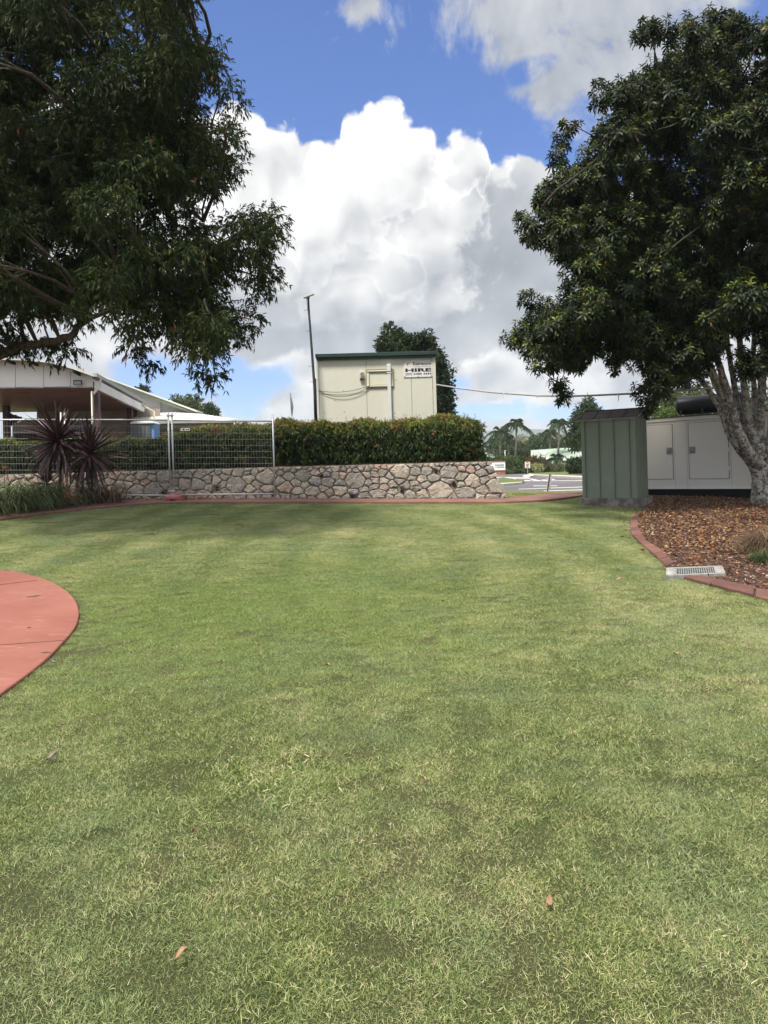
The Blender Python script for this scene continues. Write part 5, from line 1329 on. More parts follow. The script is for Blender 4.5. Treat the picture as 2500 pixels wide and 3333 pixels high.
# berry clusters
ns = 420; ii = rng.integers(0, len(RC), ns); cc = RC[ii] + RA[ii] * .03
nb = 14; bp = np.repeat(cc, nb, 0) + rnd(ns * nb) * .055
oct_ = np.array([[1, 0, 0], [-1, 0, 0], [0, 1, 0], [0, -1, 0], [0, 0, 1], [0, 0, -1]]) * .0145
of = np.array([[0, 2, 4], [2, 1, 4], [1, 3, 4], [3, 0, 4], [2, 0, 5], [1, 2, 5], [3, 1, 5], [0, 3, 5]])
V = (bp[:, None] + oct_[None]).reshape(-1, 3); Fc = (np.arange(len(bp))[:, None, None] * 6 + of[None]).reshape(-1, 3)
link('fruit', npmesh('fruit', V, Fc, smooth_=True), surf('brown_berries', (.06, .05, .02), (.15, .12, .05), 30, .6), rtree)

# --- generic background trees and bushes ------------------------------------------------------
def bg_mat(name, a, b, c, hz=0.0):
    a, b, c = (tuple(v * .72 for v in q) for q in (a, b, c))
    return leafmat(name, [(0, a), (.5, b), (1, c)], .6, .2, (.5, .4), .2)
M_DKT = bg_mat('dark_green_tree', (.016, .030, .013), (.035, .060, .022), (.085, .115, .035))
M_MIDT = bg_mat('mid_green_tree', (.030, .055, .020), (.060, .10, .034), (.12, .16, .05))
M_OLV = bg_mat('olive_tree', (.05, .07, .03), (.12, .15, .06), (.22, .25, .11))
M_PALE = bg_mat('pale_flowering_tree', (.12, .13, .07), (.32, .32, .21), (.5, .49, .36))
M_BRZ = bg_mat('bronze_shrub', (.04, .045, .015), (.10, .085, .025), (.20, .13, .04))
M_LIME = bg_mat('lime_hedge', (.03, .06, .014), (.08, .14, .03), (.20, .27, .06))
M_YEL = bg_mat('yellow_blossom', (.10, .14, .05), (.40, .40, .16), (.6, .58, .3))
M_RED2 = bg_mat('plum_groundcover', (.03, .02, .015), (.09, .04, .03), (.14, .09, .05))
def bgtree(name, label, cat, poly, D, dth, n, rpx, leaf, mat_, base, nsp=10, nl=7, group=None, rad=.12, trunk=True, low=None):
    b = P(*base, D); t = thing(name, label, cat, b, group)
    cs_ = crown_centres(poly, D, dth, n, rpx)
    C = []; 
    V = []; 
    pts = []; T = []; Dv = []
    for (px, py, DD, r) in cs_:
        c = np.array(P(px, py, DD)); R = r * DD / F; u_ = rnd(nsp) * rng.uniform(.3, 1, (nsp, 1)) ** .4
        pts.append(c + u_ * R); Dv.append(u_ + rng.normal(size=(nsp, 3)) * .4); T.append(rng.uniform(.1, .6) + rng.uniform(0, .25, nsp) + .12 * u_[:, 2])
    pts = np.concatenate(pts); Dv = np.concatenate(Dv); T = np.concatenate(T)
    V, Fc = sprays(pts, Dv, nl, leaf * 1.6, leaf, leaf * .42, .25, .9)
    link('crown' if trunk else 'foliage', npmesh('crown', V, Fc, np.repeat(np.repeat(T, nl), 4)), mat_, t)
    if trunk:
        s = MB(); top = P(sum(p[0] for p in poly) / len(poly), sum(p[1] for p in poly) / len(poly), D)
        s.tube(branch_path(b, top, 0, .06, 6), [rad * (1 - .12 * k) for k in range(6)], 8)
        for (px, py, DD, r) in cs_[::3]:
            s.tube(branch_path(b.lerp(top, rng.uniform(.45, 1)), P(px, py, DD), .03, .2, 4), [rad * .3, rad * .22, rad * .15, rad * .08], 4, cap=False)
        s.build('trunk', M_BARK, t, True)
    else:
        s = MB(); cx_ = sum(p[0] for p in poly) / len(poly)
        for k in range(5): s.tube(branch_path(P(cx_ + (k - 2) * 3, max(p[1] for p in poly), D), P(cx_ + (k - 2) * 9, min(p[1] for p in poly) * .5 + max(p[1] for p in poly) * .5, D), 0, .1, 4), [rad * .3] * 4, 4)
        s.build('stems', M_BARK, t, True)
    return t
bgtree('tree', 'dark pointed-topped tree directly behind the cream cabin', 'tree', [(1238, 1150), (1235, 1120), (1255, 1075), (1263, 1055), (1285, 1080), (1297, 1068), (1315, 1090), (1345, 1110), (1352, 1095), (1385, 1090), (1402, 1066), (1412, 1100), (1412, 1140), (1430, 1125), (1442, 1150), (1440, 1180),
       (1470, 1190), (1478, 1230), (1468, 1270), (1482, 1300), (1474, 1340), (1484, 1370), (1475, 1400), (1420, 1400), (1400, 1200), (1240, 1200)], 28, .7, 300, (8, 19), .12, M_DKT, (1350, 1480), 15, 8, rad=.16)
bgtree('tree', 'round-crowned tree behind the awning roof, left of the slender one', 'tree', [(552, 1305), (565, 1292), (600, 1285), (640, 1292), (655, 1312), (662, 1345), (600, 1345), (575, 1325), (560, 1315)], 60, 1.2, 60, (8, 14), .2, M_OLV, (620, 1420), 12, 6, rad=.2)
bgtree('tree', 'slender feathery tree behind the awning roof', 'tree', [(664, 1350), (668, 1325), (676, 1298), (684, 1320), (690, 1310), (697, 1330), (703, 1315), (712, 1352)], 58, .8, 34, (5, 9), .17, M_MIDT, (690, 1420), 12, 6, rad=.1)
bgtree('tree', 'small tree top showing above the hall roof', 'tree', [(444, 1270), (460, 1258), (482, 1262), (484, 1280), (455, 1275)], 60, .6, 14, (5, 9), .2, M_DKT, (470, 1420), 10, 6, rad=.1)
bgtree('tree', 'dense dark round tree standing just left of the green shed', 'tree', [(1840, 1440), (1845, 1405), (1868, 1355), (1885, 1320), (1905, 1300), (1930, 1305), (1950, 1330), (1985, 1400), (1985, 1460), (1880, 1458), (1850, 1455)], 52, 1.8, 130, (9, 17), .19, M_DKT, (1915, 1530), 20, 7, rad=.25)
bgtree('tree', 'pale olive tree behind the generator, left of the exhaust drum', 'tree', [(2110, 1362), (2130, 1300), (2165, 1275), (2220, 1255), (2290, 1250), (2345, 1275), (2350, 1350), (2250, 1372)], 34, 1.0, 90, (14, 28), .15, M_OLV, (2240, 1480), 14, 7, rad=.14)
bgtree('tree', 'mid green tree seen between the stems of the broad tree', 'tree', [(2340, 1372), (2350, 1290), (2400, 1240), (2480, 1230), (2600, 1240), (2620, 1400), (2400, 1400)], 30, 1.0, 90, (14, 30), .13, M_MIDT, (2470, 1480), 14, 7, rad=.14)
bgtree('tree', 'low leafy tree top just above the left end of the generator roof', 'tree', [(2118, 1365), (2135, 1340), (2180, 1330), (2210, 1340), (2215, 1372)], 26, .5, 40, (8, 16), .1, M_LIME, (2165, 1480), 12, 6, rad=.08)
# valley to the right of the wall
bgtree('tree', 'rounded green tree beyond the ribbed green roof', 'tree', [(1718, 1455), (1725, 1435), (1750, 1424), (1782, 1426), (1800, 1445), (1850, 1440), (1860, 1475), (1722, 1480)], 120, 3, 90, (7, 12), .5, M_MIDT, (1770, 1520), 12, 6, rad=.3)
bgtree('tree', 'dense dark tree mass behind the palms', 'tree', [(1585, 1500), (1590, 1450), (1640, 1440), (1700, 1445), (1735, 1470), (1735, 1510), (1590, 1505)], 108, 2.5, 120, (8, 13), .4, M_MIDT, (1660, 1535), 12, 6, rad=.3)
for lab, pl, D in (('row of pale flowering treetops behind the left palms', [(1688, 1465), (1690, 1432), (1705, 1420), (1725, 1424), (1732, 1450), (1715, 1468)], 150), ('pale flowering treetops below the distant hill', [(1728, 1440), (1735, 1423), (1765, 1416), (1800, 1419), (1850, 1418), (1850, 1440), (1800, 1442)], 170), ('pale flowering tree low behind the hedge', [(1600, 1460), (1620, 1440), (1660, 1445), (1650, 1470)], 150)):
    bgtree('tree', lab, 'tree', pl, D, 4, 46, (5, 9), .5, M_PALE, (sum(p[0] for p in pl) / len(pl), 1525), 10, 6, rad=.25)
bgtree('hedge', 'bright green clipped hedge behind the entrance sign', 'hedge', [(1560, 1542), (1560, 1493), (1600, 1487), (1680, 1489), (1712, 1495), (1718, 1541)], 85, .9, 170, (6, 10), .24, M_LIME, (1640, 1541), 12, 6, rad=.08, trunk=False)
bgtree('shrub', 'rounded bronze shrub right of the round red and white sign', 'shrub', [(1704, 1500), (1715, 1491), (1745, 1489), (1775, 1495), (1792, 1512), (1794, 1537), (1765, 1541), (1720, 1520)], 86, 1.0, 110, (6, 10), .24, M_BRZ, (1770, 1541), 12, 6, rad=.08, trunk=False)
bgtree('shrub', 'yellow flowering shrub in front of the bronze shrub', 'shrub', [(1722, 1530), (1725, 1513), (1745, 1510), (1765, 1512), (1768, 1530), (1745, 1530)], 80, .8, 36, (4, 7), .16, M_YEL, (1745, 1541), 9, 6, rad=.05, trunk=False)
bgtree('shrub', 'dark low shrubs under the yellow flowering shrub', 'shrub', [(1715, 1541), (1718, 1522), (1745, 1526), (1768, 1524), (1768, 1541)], 81, .6, 44, (4, 8), .2, M_DKT, (1740, 1541), 9, 6, rad=.05, trunk=False)
bgtree('shrub', 'dark rounded shrub on the far verge beside the shed', 'shrub', [(1845, 1508), (1855, 1497), (1895, 1494), (1930, 1500), (1932, 1538), (1895, 1545), (1868, 1540), (1850, 1525)], 62, 1.0, 110, (7, 11), .2, M_DKT, (1890, 1545), 14, 7, rad=.08, trunk=False)
bgtree('shrub', 'loose grey green planting in front of the ribbed green roof', 'shrub', [(1796, 1540), (1800, 1515), (1825, 1508), (1848, 1518), (1850, 1538), (1820, 1541)], 84, .8, 60, (4, 8), .2, M_OLV, (1820, 1541), 9, 6, rad=.05, trunk=False)
bgtree('shrub', 'plum coloured ground planting at the foot of the dark shrub', 'shrub', [(1850, 1548), (1860, 1540), (1930, 1542), (1935, 1551), (1860, 1550)], 61, .4, 40, (3, 5), .12, M_RED2, (1890, 1550), 8, 5, rad=.03, trunk=False)
bgtree('shrub', 'tufty low planting at the foot of the entrance sign', 'shrub', [(1628, 1541), (1636, 1535), (1660, 1534), (1672, 1541)], 81.5, .2, 30, (3, 5), .14, M_OLV, (1650, 1541), 8, 5, rad=.03, trunk=False)
# palms
M_PALM = leafmat('palm_fronds', [(0, (.014, .030, .010)), (.5, (.034, .060, .02)), (1, (.11, .135, .05))], .5, .25, (.6, .3))
M_PTR = surf('palm_trunk', (.14, .125, .105), (.22, .20, .17), 3, .9)
def palm(label, cx_, cy_, base_y, bx_, D, size, tb_=.35, nf=17, grp='palms beyond the road'):
    c = np.array(P(cx_, cy_, D)); b = P(bx_, base_y, D); t = thing('palm_tree', label, 'palm tree', b, grp); S = size * D / F
    MB().tube([b, b.lerp(Vector(c), .5) + Vector((.05, 0, 0)), Vector(c) - Vector((0, 0, .0))], [.16, .12, .10], 8).build('trunk', M_PTR, t, True)
    MB().tube([Vector(c) - Vector((0, 0, S * .45)), Vector(c) - Vector((0, 0, S * .1)), Vector(c) + Vector((0, 0, .05))], [.13, .17, .08], 8).build('crown_shaft', surf('palm_crown_shaft', (.10, .14, .06), (.14, .18, .08), 3, .6), t, True)
    Bs = []; Ds = []; Ls = []; s = MB()
    for k in range(nf):
        a = k * 2.4 + rng.uniform(-.2, .2); e = math.radians(rng.uniform(5, 75)) if k > 1 else 1.45
        h = np.array([math.cos(a), math.sin(a), 0]); path = []
        for q in range(13):
            u_ = q / 12; r = S * (u_ * math.cos(e) + .25 * u_ * u_); z = S * (u_ * math.sin(e) * 1.05 - 1.15 * u_ ** 2.2 * (1.1 - .5 * math.sin(e)))
            path.append(c + h * r + np.array([0, 0, z]))
        s.tube([Vector(p) for p in path], [.03 * (1 - .07 * q) for q in range(13)], 4, cap=False)
        side = np.cross(h, [0, 0, 1.0])
        for q in range(2, 13):
            tg = unit(path[q] - path[q - 1])
            for sg in (-1, 1):
                for m_ in (0, .5):
                    Bs.append(path[q] * (1 - m_) + path[q - 1] * m_); Ds.append(side * sg * .75 + tg * .65 + np.array([0, 0, -.45]) + rng.normal(size=3) * .12); Ls.append(S * .36 * (1 - abs(q / 12 - .45) * .9))
    V, Fc = leaves(np.array(Bs), np.array(Ds), np.array(Ls), .075 * S / 2, .35, .1)
    link('fronds', npmesh('fronds', V, Fc, np.repeat(rng.uniform(.1, .8, len(Bs)), 4)), M_PALM, t)
    s.build('frond_stalks', M_PALM, t)
    return t
palm('leftmost palm, beside the end of the long hedge', 1627, 1408, 1500, 1628, 92, 50)
palm('tallest palm, with a clear slim trunk above the entrance sign', 1681, 1384, 1500, 1677, 90, 52)
palm('palm standing tall beyond the ribbed green roof', 1819, 1382, 1480, 1817, 96, 48)
palm('half hidden drooping palm left of the tall roofside palm', 1790, 1412, 1490, 1788, 112, 38)
palm('low dark palm between the two left palms', 1655, 1432, 1510, 1654, 100, 42)
palm('short bright palm in front of the ribbed green roof', 1810, 1492, 1540, 1811, 80, 40)
palm('small palm low behind the bright green hedge', 1606, 1440, 1500, 1606, 99, 40)
# ribbed green roof house
M_RG = surf('sage_roof_sheet', (.34, .42, .33), (.40, .48, .38), .6, .5)
M_RIBG = surf('sage_roof_rib', (.28, .35, .27), (.32, .4, .31), .6, .5)
hs_ = thing('green_roof_house', 'low house with ribbed sage green roof and skylights beyond the road', 'house', P(1830, 1541, 96))
def rplane(pts, n, parent):
    """pts: eaveL, eaveR, ridgeR, ridgeL as 3-D points; n sheets each a part, with a rib"""
    a, b, c, d = [Vector(p) for p in pts]
    for k in range(n):
        t0, t1 = k / n + .004, (k + 1) / n - .004
        MB().prism([a.lerp(b, t0), a.lerp(b, t1), d.lerp(c, t1), d.lerp(c, t0)], (0, 0, .06)).build('roof_sheet', M_RG, parent)
    s = MB()
    for k in range(n + 1): s.bar(a.lerp(b, k / n) + Vector((0, -.02, .08)), d.lerp(c, k / n) + Vector((0, -.02, .08)), .09, .07)
    s.build('roof_rib', M_RIBG, parent)
rplane((P(1729, 1491, 96), P(1800, 1512, 92), P(1862, 1458, 100), P(1729, 1467, 100)), 14, hs_)
rplane((P(1783, 1507, 91), P(1905, 1508, 91), P(1905, 1452, 97), P(1840, 1478, 96)), 15, hs_)
rplane((P(1812, 1511, 89.5), P(1880, 1511, 89.5), P(1870, 1500, 91), P(1832, 1503, 91)), 8, hs_)
MB().prism([P(1785, 1509, 93), P(1905, 1509, 93), P(1905, 1540, 93), P(1785, 1540, 93)], (0, .3, 0)).build('wall', M_BWALL, hs_)
MB().prism([P(1735, 1492, 97), P(1790, 1510, 95), P(1790, 1540, 95), P(1735, 1540, 97)], (0, .3, 0)).build('wall', M_BWALL, hs_)
for q in ([(1762, 1474), (1778, 1473), (1778, 1480), (1762, 1480)], [(1863, 1464), (1880, 1456), (1884, 1457), (1868, 1465)], [(1774, 1496), (1784, 1492), (1787, 1493), (1778, 1498)]):
    D = 95 if q[0][1] < 1490 and q[0][0] < 1800 else (92 if q[0][0] > 1800 else 91.5)
    MB().prism([P(a, b, D - 1.0) for a, b in q], (0, .2, .1)).build('skylight', M_WHITE, hs_)
MB().prism([P(1757, 1466.5, 97.5), P(1778, 1466, 97.5), P(1778, 1473, 96.5), P(1757, 1473, 96.5)], (0, .1, .1)).build('skylight', surf('sky_glass', (.35, .42, .45), (.4, .48, .5), 1, .2), hs_)
h2 = thing('green_roof_house', 'pale green roof corner just right of the hedge end', 'house', P(1600, 1541, 100))
rplane((P(1560, 1493, 98), P(1632, 1491, 98), P(1590, 1478, 101), P(1570, 1477, 101)), 9, h2)
MB().prism([P(1562, 1492, 100), P(1626, 1492, 100), P(1626, 1540, 100), P(1562, 1540, 100)], (0, .3, 0)).build('wall', M_BWALL, h2)
# signs beyond the road
M_BRICK = surf('red_brick', (.24, .09, .06), (.32, .13, .09), 3, .9)
es = thing('entrance_sign', 'white entrance sign board on a low red brick wall, partly hidden by the stone wall', 'sign', P(1620, 1541, 80))
e0, e1 = P(1585, 1504, 80), P(1645, 1530, 80)
MB().box(((e0.x + e1.x) / 2, 80.25, (.62 + e0.z) / 2 - .02), (e1.x - e0.x + .04, .35, e0.z - .62 - .0)).build('brick_wall', M_BRICK, es)
nb_ = 12
for k in range(nb_):
    w_ = (e1.x - e0.x + .06) / nb_; MB().box((e0.x - .03 + w_ * (k + .5), 80.2, e0.z + .05), (w_ - .02, .5, .10)).build('brick', M_BRICK, es)
MB().box(((e0.x + e1.x) / 2, 80.02, (e0.z + e1.z) / 2), (e1.x - e0.x, .05, e0.z - e1.z)).build('sign_board', M_WHITE, es)
M_GRNINK = surf('dark_green_ink', (.03, .06, .05), (.04, .07, .06), 3, .6)
def fitp(s, px0, px1, pyb, pyt, D, m, bold, parent): return fit(s, P(px0, pyb, D).x, P(px1, pyb, D).x, P(px0, pyb, D).z, P(px0, pyt, D).z, 'lettering', m, bold, parent, y=D)
fitp('mwoods', 1611, 1640, 1516.5, 1509.5, 79.97, M_GRNINK, .012, es); fitp('n Centre', 1613, 1641, 1523.5, 1517.2, 79.97, M_GRNINK, .012, es)
ne = thing('no_entry_sign', 'white NO ENTRY sign with red disc on a thin pole', 'road sign', P(1718, 1541.5, 79))
MB().tube([P(1717.5, 1542, 79), P(1717.5, 1505, 79)], .035, 8).build('pole', M_GALV, ne)
a, b = P(1709, 1524, 78.9), P(1725, 1503, 78.9)
MB().box(((a.x + b.x) / 2, 78.9, (a.z + b.z) / 2), (b.x - a.x, .03, b.z - a.z)).build('sign_plate', M_WHITE, ne)
c = P(1717, 1509.5, 78.87); M_SRED = surf('sign_red', (.50, .10, .11), (.55, .14, .15), 3, .6)
MB().tube([c, c - Vector((0, .012, 0))], .20, 24).build('disc', M_SRED, ne); MB().box(c - Vector((0, .018, 0)), (.29, .01, .07)).build('bar', M_WHITE, ne)
_no = fitp('NO', 1714, 1720, 1518.2, 1515, 78.87, M_INK, .03, ne); fitp('ENTRY', 1711, 1723, 1522.8, 1519.4, 78.87, M_INK, .03, ne)
wp = thing('white_post', 'slim white post standing behind the bright hedge', 'post', P(1644, 1541, 90)); MB().tube([P(1644, 1530, 90), P(1644, 1466, 90)], [.09, .08], 8).build('shaft', M_WHITE, wp)
MB().box(P(1644, 1466, 90), (.24, .24, .06)).build('cap', M_WHITE, wp)
bo = thing('path_lamp', 'grey post lamp in front of the green roof', 'post lamp', P(1839, 1538, 75)); MB().tube([P(1839, 1538, 75), P(1838, 1498, 75)], .07, 8).build('post', M_PTR, bo); MB().box(P(1837.5, 1496, 75), (.26, .26, .22)).build('lamp_head', M_WHITE, bo, bevel=.04)
for lab, px in (('left thin marker stake in front of the yellow shrub', 1744), ('right thin marker stake beside the yellow shrub', 1767)):
    w_ = thing('marker_stake', lab, 'stake', P(px, 1541.5, 77), 'marker stakes'); MB().tube([P(px, 1541.5, 77), P(px, 1524, 77)], .03, 6).build('shaft', M_PTR, w_); MB().box(P(px, 1524, 77), (.09, .05, .06)).build('cap', M_WHITE, w_)
# tilted white sign seen from behind, on the verge
TSD = 23.6; M_WHT2 = surf('bright_white_board', (.84, .84, .83), (.88, .88, .87), 4, .4)
ts = thing('tilted_sign', 'tilted white sign board on a brown post at the roadside verge', 'sign', P(1782, 1601, TSD))
MB().bar(P(1781.5, 1603, TSD - .03), P(1790.5, 1543, TSD - .03), .034, .03, (0, 1, 0)).build('post', M_BRPOST, ts)
MB().prism([P(1787, 1543.5, TSD), P(1798.3, 1547, TSD + .12), P(1792, 1591, TSD + .12), P(1779, 1586, TSD - .02)], (0, .02, 0)).build('board', M_WHT2, ts)
# hills
def hills():
    xs_ = np.linspace(-2600, 2600, 261); rows = 26; V = []; 
    for j in range(rows):
        t = j / (rows - 1); y = 1500 + 1500 * t
        ridge = 0
        for a_, w_, p_ in ((1, 900, .4), (.5, 330, 1.7), (.25, 120, .6), (.12, 47, 2.1)): ridge = ridge + a_ * np.sin(xs_ / w_ * 2 + p_)
        px = 1250 + xs_ / y * F
        ztop_ = 112 + 15 * ridge
        env = math.sin(min(1, t * 1.6) * math.pi / 2)
        z = env * ztop_ + 6 * np.sin(xs_ / 60 + j) * env - 2
        V.append(np.stack([xs_, np.full_like(xs_, y), z], -1))
    V = np.array(V).reshape(-1, 3); n = len(xs_); i = (np.arange(rows - 1)[:, None] * n + np.arange(n - 1)[None]).ravel()
    return npmesh('hills', V, np.stack([i, i + 1, i + n + 1, i + n], 1), smooth_=True)
M_HILL = surf('forested_hill', (.035, .065, .03), (.085, .12, .055), .03, 1.0, detail=8, bumps=(.06, 1.0, 20), fine=(.12, (.13, .16, .10), .5), spec=.05)
tag(link('hills', hills(), M_HILL), kind='structure')

# ================================================================== STRAPPY PLANTS
def strip_mesh(name, L, Wd, up, droop, n=6, fold=.25):
    """a long folded leaf growing along +X from the origin, bending down"""
    V = []; p = np.zeros(3); a = up
    for k in range(n + 1):
        t = k / n; w = Wd * math.sin(min(1, .12 + t * 1.15) * math.pi) ** .6 * (1 if t < .85 else (1 - t) / .15 * .8 + .04) / 2
        if k == 0: w = Wd * .3
        V += [p + [0, -w, w * fold * 2], p.copy(), p + [0, w, w * fold * 2]]
        p = p + np.array([math.cos(a), 0, math.sin(a)]) * L / n; a -= droop / n
    Fc = []
    for k in range(n):
        i_ = 3 * k; Fc += [(i_, i_ + 1, i_ + 4, i_ + 3), (i_ + 1, i_ + 2, i_ + 5, i_ + 4)]
    me = bpy.data.meshes.new(name); me.from_pydata([tuple(map(float, v)) for v in V], [], Fc); me.update(); return me
M_CORD = surf('purple_strap_leaf', (.034, .016, .017), (.095, .042, .044), 5, .38, objrand=.35, spec=.55)
M_CTR = surf('cordyline_cane', (.05, .04, .03), (.12, .10, .08), 10, .9)
def cordyline(label, head, base, n, L, Wd, seed):
    t = thing('cordyline', label, 'cordyline', base, 'purple cordylines')
    rs = np.random.default_rng(seed)
    MB().tube([base, Vector(base).lerp(Vector(head), .5) + Vector((.04, 0, 0)), head], [.04, .035, .03], 8).build('cane', M_CTR, t, True)
    ms = [strip_mesh('leaf', L * f, Wd, .0, dr, 6) for f, dr in ((1, .25), (.95, .55), (.85, .12), (1.02, .85), (.9, 1.25), (.75, .1))]
    for m_ in ms: m_.materials.append(M_CORD)
    for k in range(n):
        f = (k + .5) / n; elev = math.radians(86 - 148 * f ** .85) + rs.normal() * .12; a = k * 2.39996 + rs.normal() * .15
        vi = int(rs.choice([0, 2, 5])) if f < .45 else int(rs.choice([0, 1, 3])) if f < .8 else int(rs.choice([1, 3, 4]))
        o = bpy.data.objects.new('leaf', ms[vi]); COL.objects.link(o); o.parent = t
        R = Matrix.Rotation(a, 4, 'Z') @ Matrix.Rotation(-elev, 4, 'Y') @ Matrix.Rotation(rs.normal() * .3, 4, 'X')
        s = rs.uniform(.8, 1.08) * (1 - .22 * max(0, .3 - f))
        o.matrix_local = Matrix.Translation(Vector(head) - Vector(base) + Vector((0, 0, .10 * (1 - f) - .05))) @ R @ Matrix.Diagonal((s, s, s, 1))
    return t
CD = 15.6
def cz(px, D): q = P(px, 1500, D); return Vector((q.x, q.y, terr(q.x, q.y)))
cordyline('tall purple cordyline with the larger, higher head in the left bed', P(189, 1437, CD), cz(188, CD), 124, 1.28, .072, 1)
cordyline('second purple cordyline, lower and to the right of the tall one', P(292, 1478, 15.8), cz(293, 15.8), 116, 1.18, .068, 2)
cordyline('small spindly cordyline low between the two tall ones', P(268, 1583, 15.4), cz(276, 15.4), 34, .52, .03, 3)
cordyline('short reddish cordyline behind the green strappy clump', P(152, 1578, 15.9), cz(156, 15.9), 54, .58, .06, 4)
M_LOM = leafmat('green_strap_grass', [(0, (.035, .055, .02)), (.5, (.085, .125, .045)), (.85, (.15, .18, .07)), (1, (.30, .25, .13))], .55, .2, (1.5, .2))
M_DRY = leafmat('dry_strap_grass', [(0, (.05, .035, .022)), (.4, (.13, .085, .05)), (.75, (.24, .18, .11)), (1, (.36, .29, .19))], .7, .15, (1.5, .2))
def strap_clump(name, label, cat, centers, n, L, Wd, mat_, tr=(0, 1), drop=1.0, upb=1.0, group=None, arc=1.0):
    c0 = centers[0]; t = thing(name, label, cat, Vector((c0[0], c0[1], terr(c0[0], c0[1]))), group)
    ii = rng.integers(0, len(centers), n); cc = np.array([[c[0], c[1], terr(c[0], c[1])] for c in centers])[ii]; rr = np.array([c[2] for c in centers])[ii]
    a = rng.uniform(0, 6.283, n); rad = rr * np.sqrt(rng.uniform(0, 1, n)); B = cc + np.stack([np.cos(a) * rad, np.sin(a) * rad, np.zeros(n)], 1)
    h = np.stack([np.cos(a), np.sin(a), np.zeros(n)], 1) + rng.normal(size=(n, 3)) * [.4, .4, 0]; h = unit(h); el0 = np.radians(rng.uniform(45, 88, n)) * upb
    Ln = L * rng.uniform(.5, 1.1, n); ns = 6; V = []; p = B.copy(); an = el0.copy(); side = np.stack([-h[:, 1], h[:, 0], np.zeros(n)], 1)
    dr_ = rng.uniform(.8, 2.3, n) * drop
    for k in range(ns + 1):
        w = Wd * (1 - (k / ns) ** 2 * .9) / 2; V += [p - side * w, p + side * w]
        d = h * np.cos(an)[:, None] + np.array([0, 0, 1.0]) * np.sin(an)[:, None]; p = p + d * (Ln / ns)[:, None]; an = an - dr_ / ns * (.5 + arc * k / ns * 1.4)
        p[:, 2] = np.maximum(p[:, 2], cc[:, 2] + .012)
    V = np.stack(V, 1).reshape(-1, 3); m_ = 2 * (ns + 1); q = np.array([[2 * k, 2 * k + 1, 2 * k + 3, 2 * k + 2] for k in range(ns)])
    Fc = (np.arange(n)[:, None, None] * m_ + q[None]).reshape(-1, 4)
    link('leaves', npmesh('leaves', V, Fc, np.repeat(rng.uniform(*tr, n), m_)), mat_, t)
    return t
gxy = lambda px, py, r: (*gp(px, py), r)
strap_clump('strappy_clump', 'large dark green arching strappy clump at the far left of the bed', 'grass clump', [gxy(20, 1672, .32), gxy(95, 1664, .28), gxy(-60, 1680, .3), gxy(150, 1655, .2)], 1900, 1.35, .018, M_LOM, (0, 1.0), 1.75, .85)
strap_clump('dry_clump', 'dry brown strappy clump drooping beside the second cordyline', 'grass clump', [gxy(325, 1642, .2), gxy(365, 1642, .16), gxy(290, 1645, .12)], 620, .86, .011, M_DRY, (0, 1), 1.25)
strap_clump('ornamental_grass', 'fine brownish mop of ornamental grass at the right frame edge in the mulch', 'grass clump', [gxy(2508, 1806, .22)], 1900, .52, .005, M_DRY, (.1, .8), 1.5)
strap_clump('ornamental_grass', 'small dark green grass tuft at the foot of the brownish mop', 'grass clump', [gxy(2500, 1836, .16), gxy(2540, 1842, .16)], 1100, .26, .006, M_LOM, (0, .5), 1.3)
# orange flower over the clump
q = P(16, 1524, 15.3); fo = thing('orange_flower', 'single orange flower head above the green strappy clump', 'flower', cz(10, 15.3))
MB().tube([cz(10, 15.3), P(14, 1580, 15.3), q], .006, 5).build('stem', M_LOM, fo)
V, Fc = leaves(np.tile(np.array(q), (26, 1)), rnd(26) + [0, 0, .2], .085, .03); link('petals', npmesh('petals', V, Fc), surf('orange_petal', (.36, .13, .05), (.45, .2, .08), 20, .6), fo)

# ================================================================== LEAF LITTER AND MULCH
def litter(name, n, poly_xy, lo, hi, L, Wd, m, dz=.02, lift=.03, maskf=None, trange=(0, 1), parent=None):
    xs_ = [p[0] for p in poly_xy]; ys_ = [p[1] for p in poly_xy]
    x = rng.uniform(max(min(xs_), lo), min(max(xs_), hi), n); y = rng.uniform(min(ys_), max(ys_), n); k = inpoly(x, y, poly_xy)
    if maskf is not None: k &= maskf(x, y)
    k &= ~inpoly(x, y, [tuple((g0 + u * a - v_ * .0 + v_ * b)[:2]) for a, b in ((-.02, -.06), (ul + .02, -.06), (ul + .02, vl + .03), (-.02, vl + .03))])
    x = x[k]; y = y[k]; n = len(x); B = np.stack([x, y, terr(x, y) + dz + rng.uniform(0, 1, n) ** 2 * lift], 1)
    d = rng.normal(size=(n, 3)) * [1, 1, .28]
    V, Fc = leaves(B, d, L * rng.uniform(.5, 1.3, n), Wd * rng.uniform(.6, 1.2, n), .0, .22)
    V.reshape(-1, 4, 3)[:, :, 2] = np.maximum(V.reshape(-1, 4, 3)[:, :, 2], (terr(x, y) + dz * .6)[:, None])
    o = link(name, npmesh(name, V, Fc, np.repeat(rng.uniform(*trange, n), 4)), m, parent)
    return tag(o, kind='stuff') if parent is None else o
M_LIT = leafmat('fallen_leaves', [(0, (.045, .020, .012)), (.3, (.12, .048, .024)), (.55, (.22, .09, .038)), (.72, (.30, .15, .06)), (.86, (.36, .21, .09)), (1, (.42, .33, .20))], .65, .1, (1.3, .35), .3)
M_CHIP = leafmat('bark_chips', [(0, (.035, .020, .014)), (.4, (.11, .062, .043)), (.7, (.20, .135, .10)), (.9, (.27, .21, .165)), (1, (.40, .34, .28))], .9, .0, (1.5, .2), .2)
litter('bark_chips', 56000, bed, -20, 9.2, .055, .014, M_CHIP, .016, .03)
yfar = gp(2200, 1820)[1]
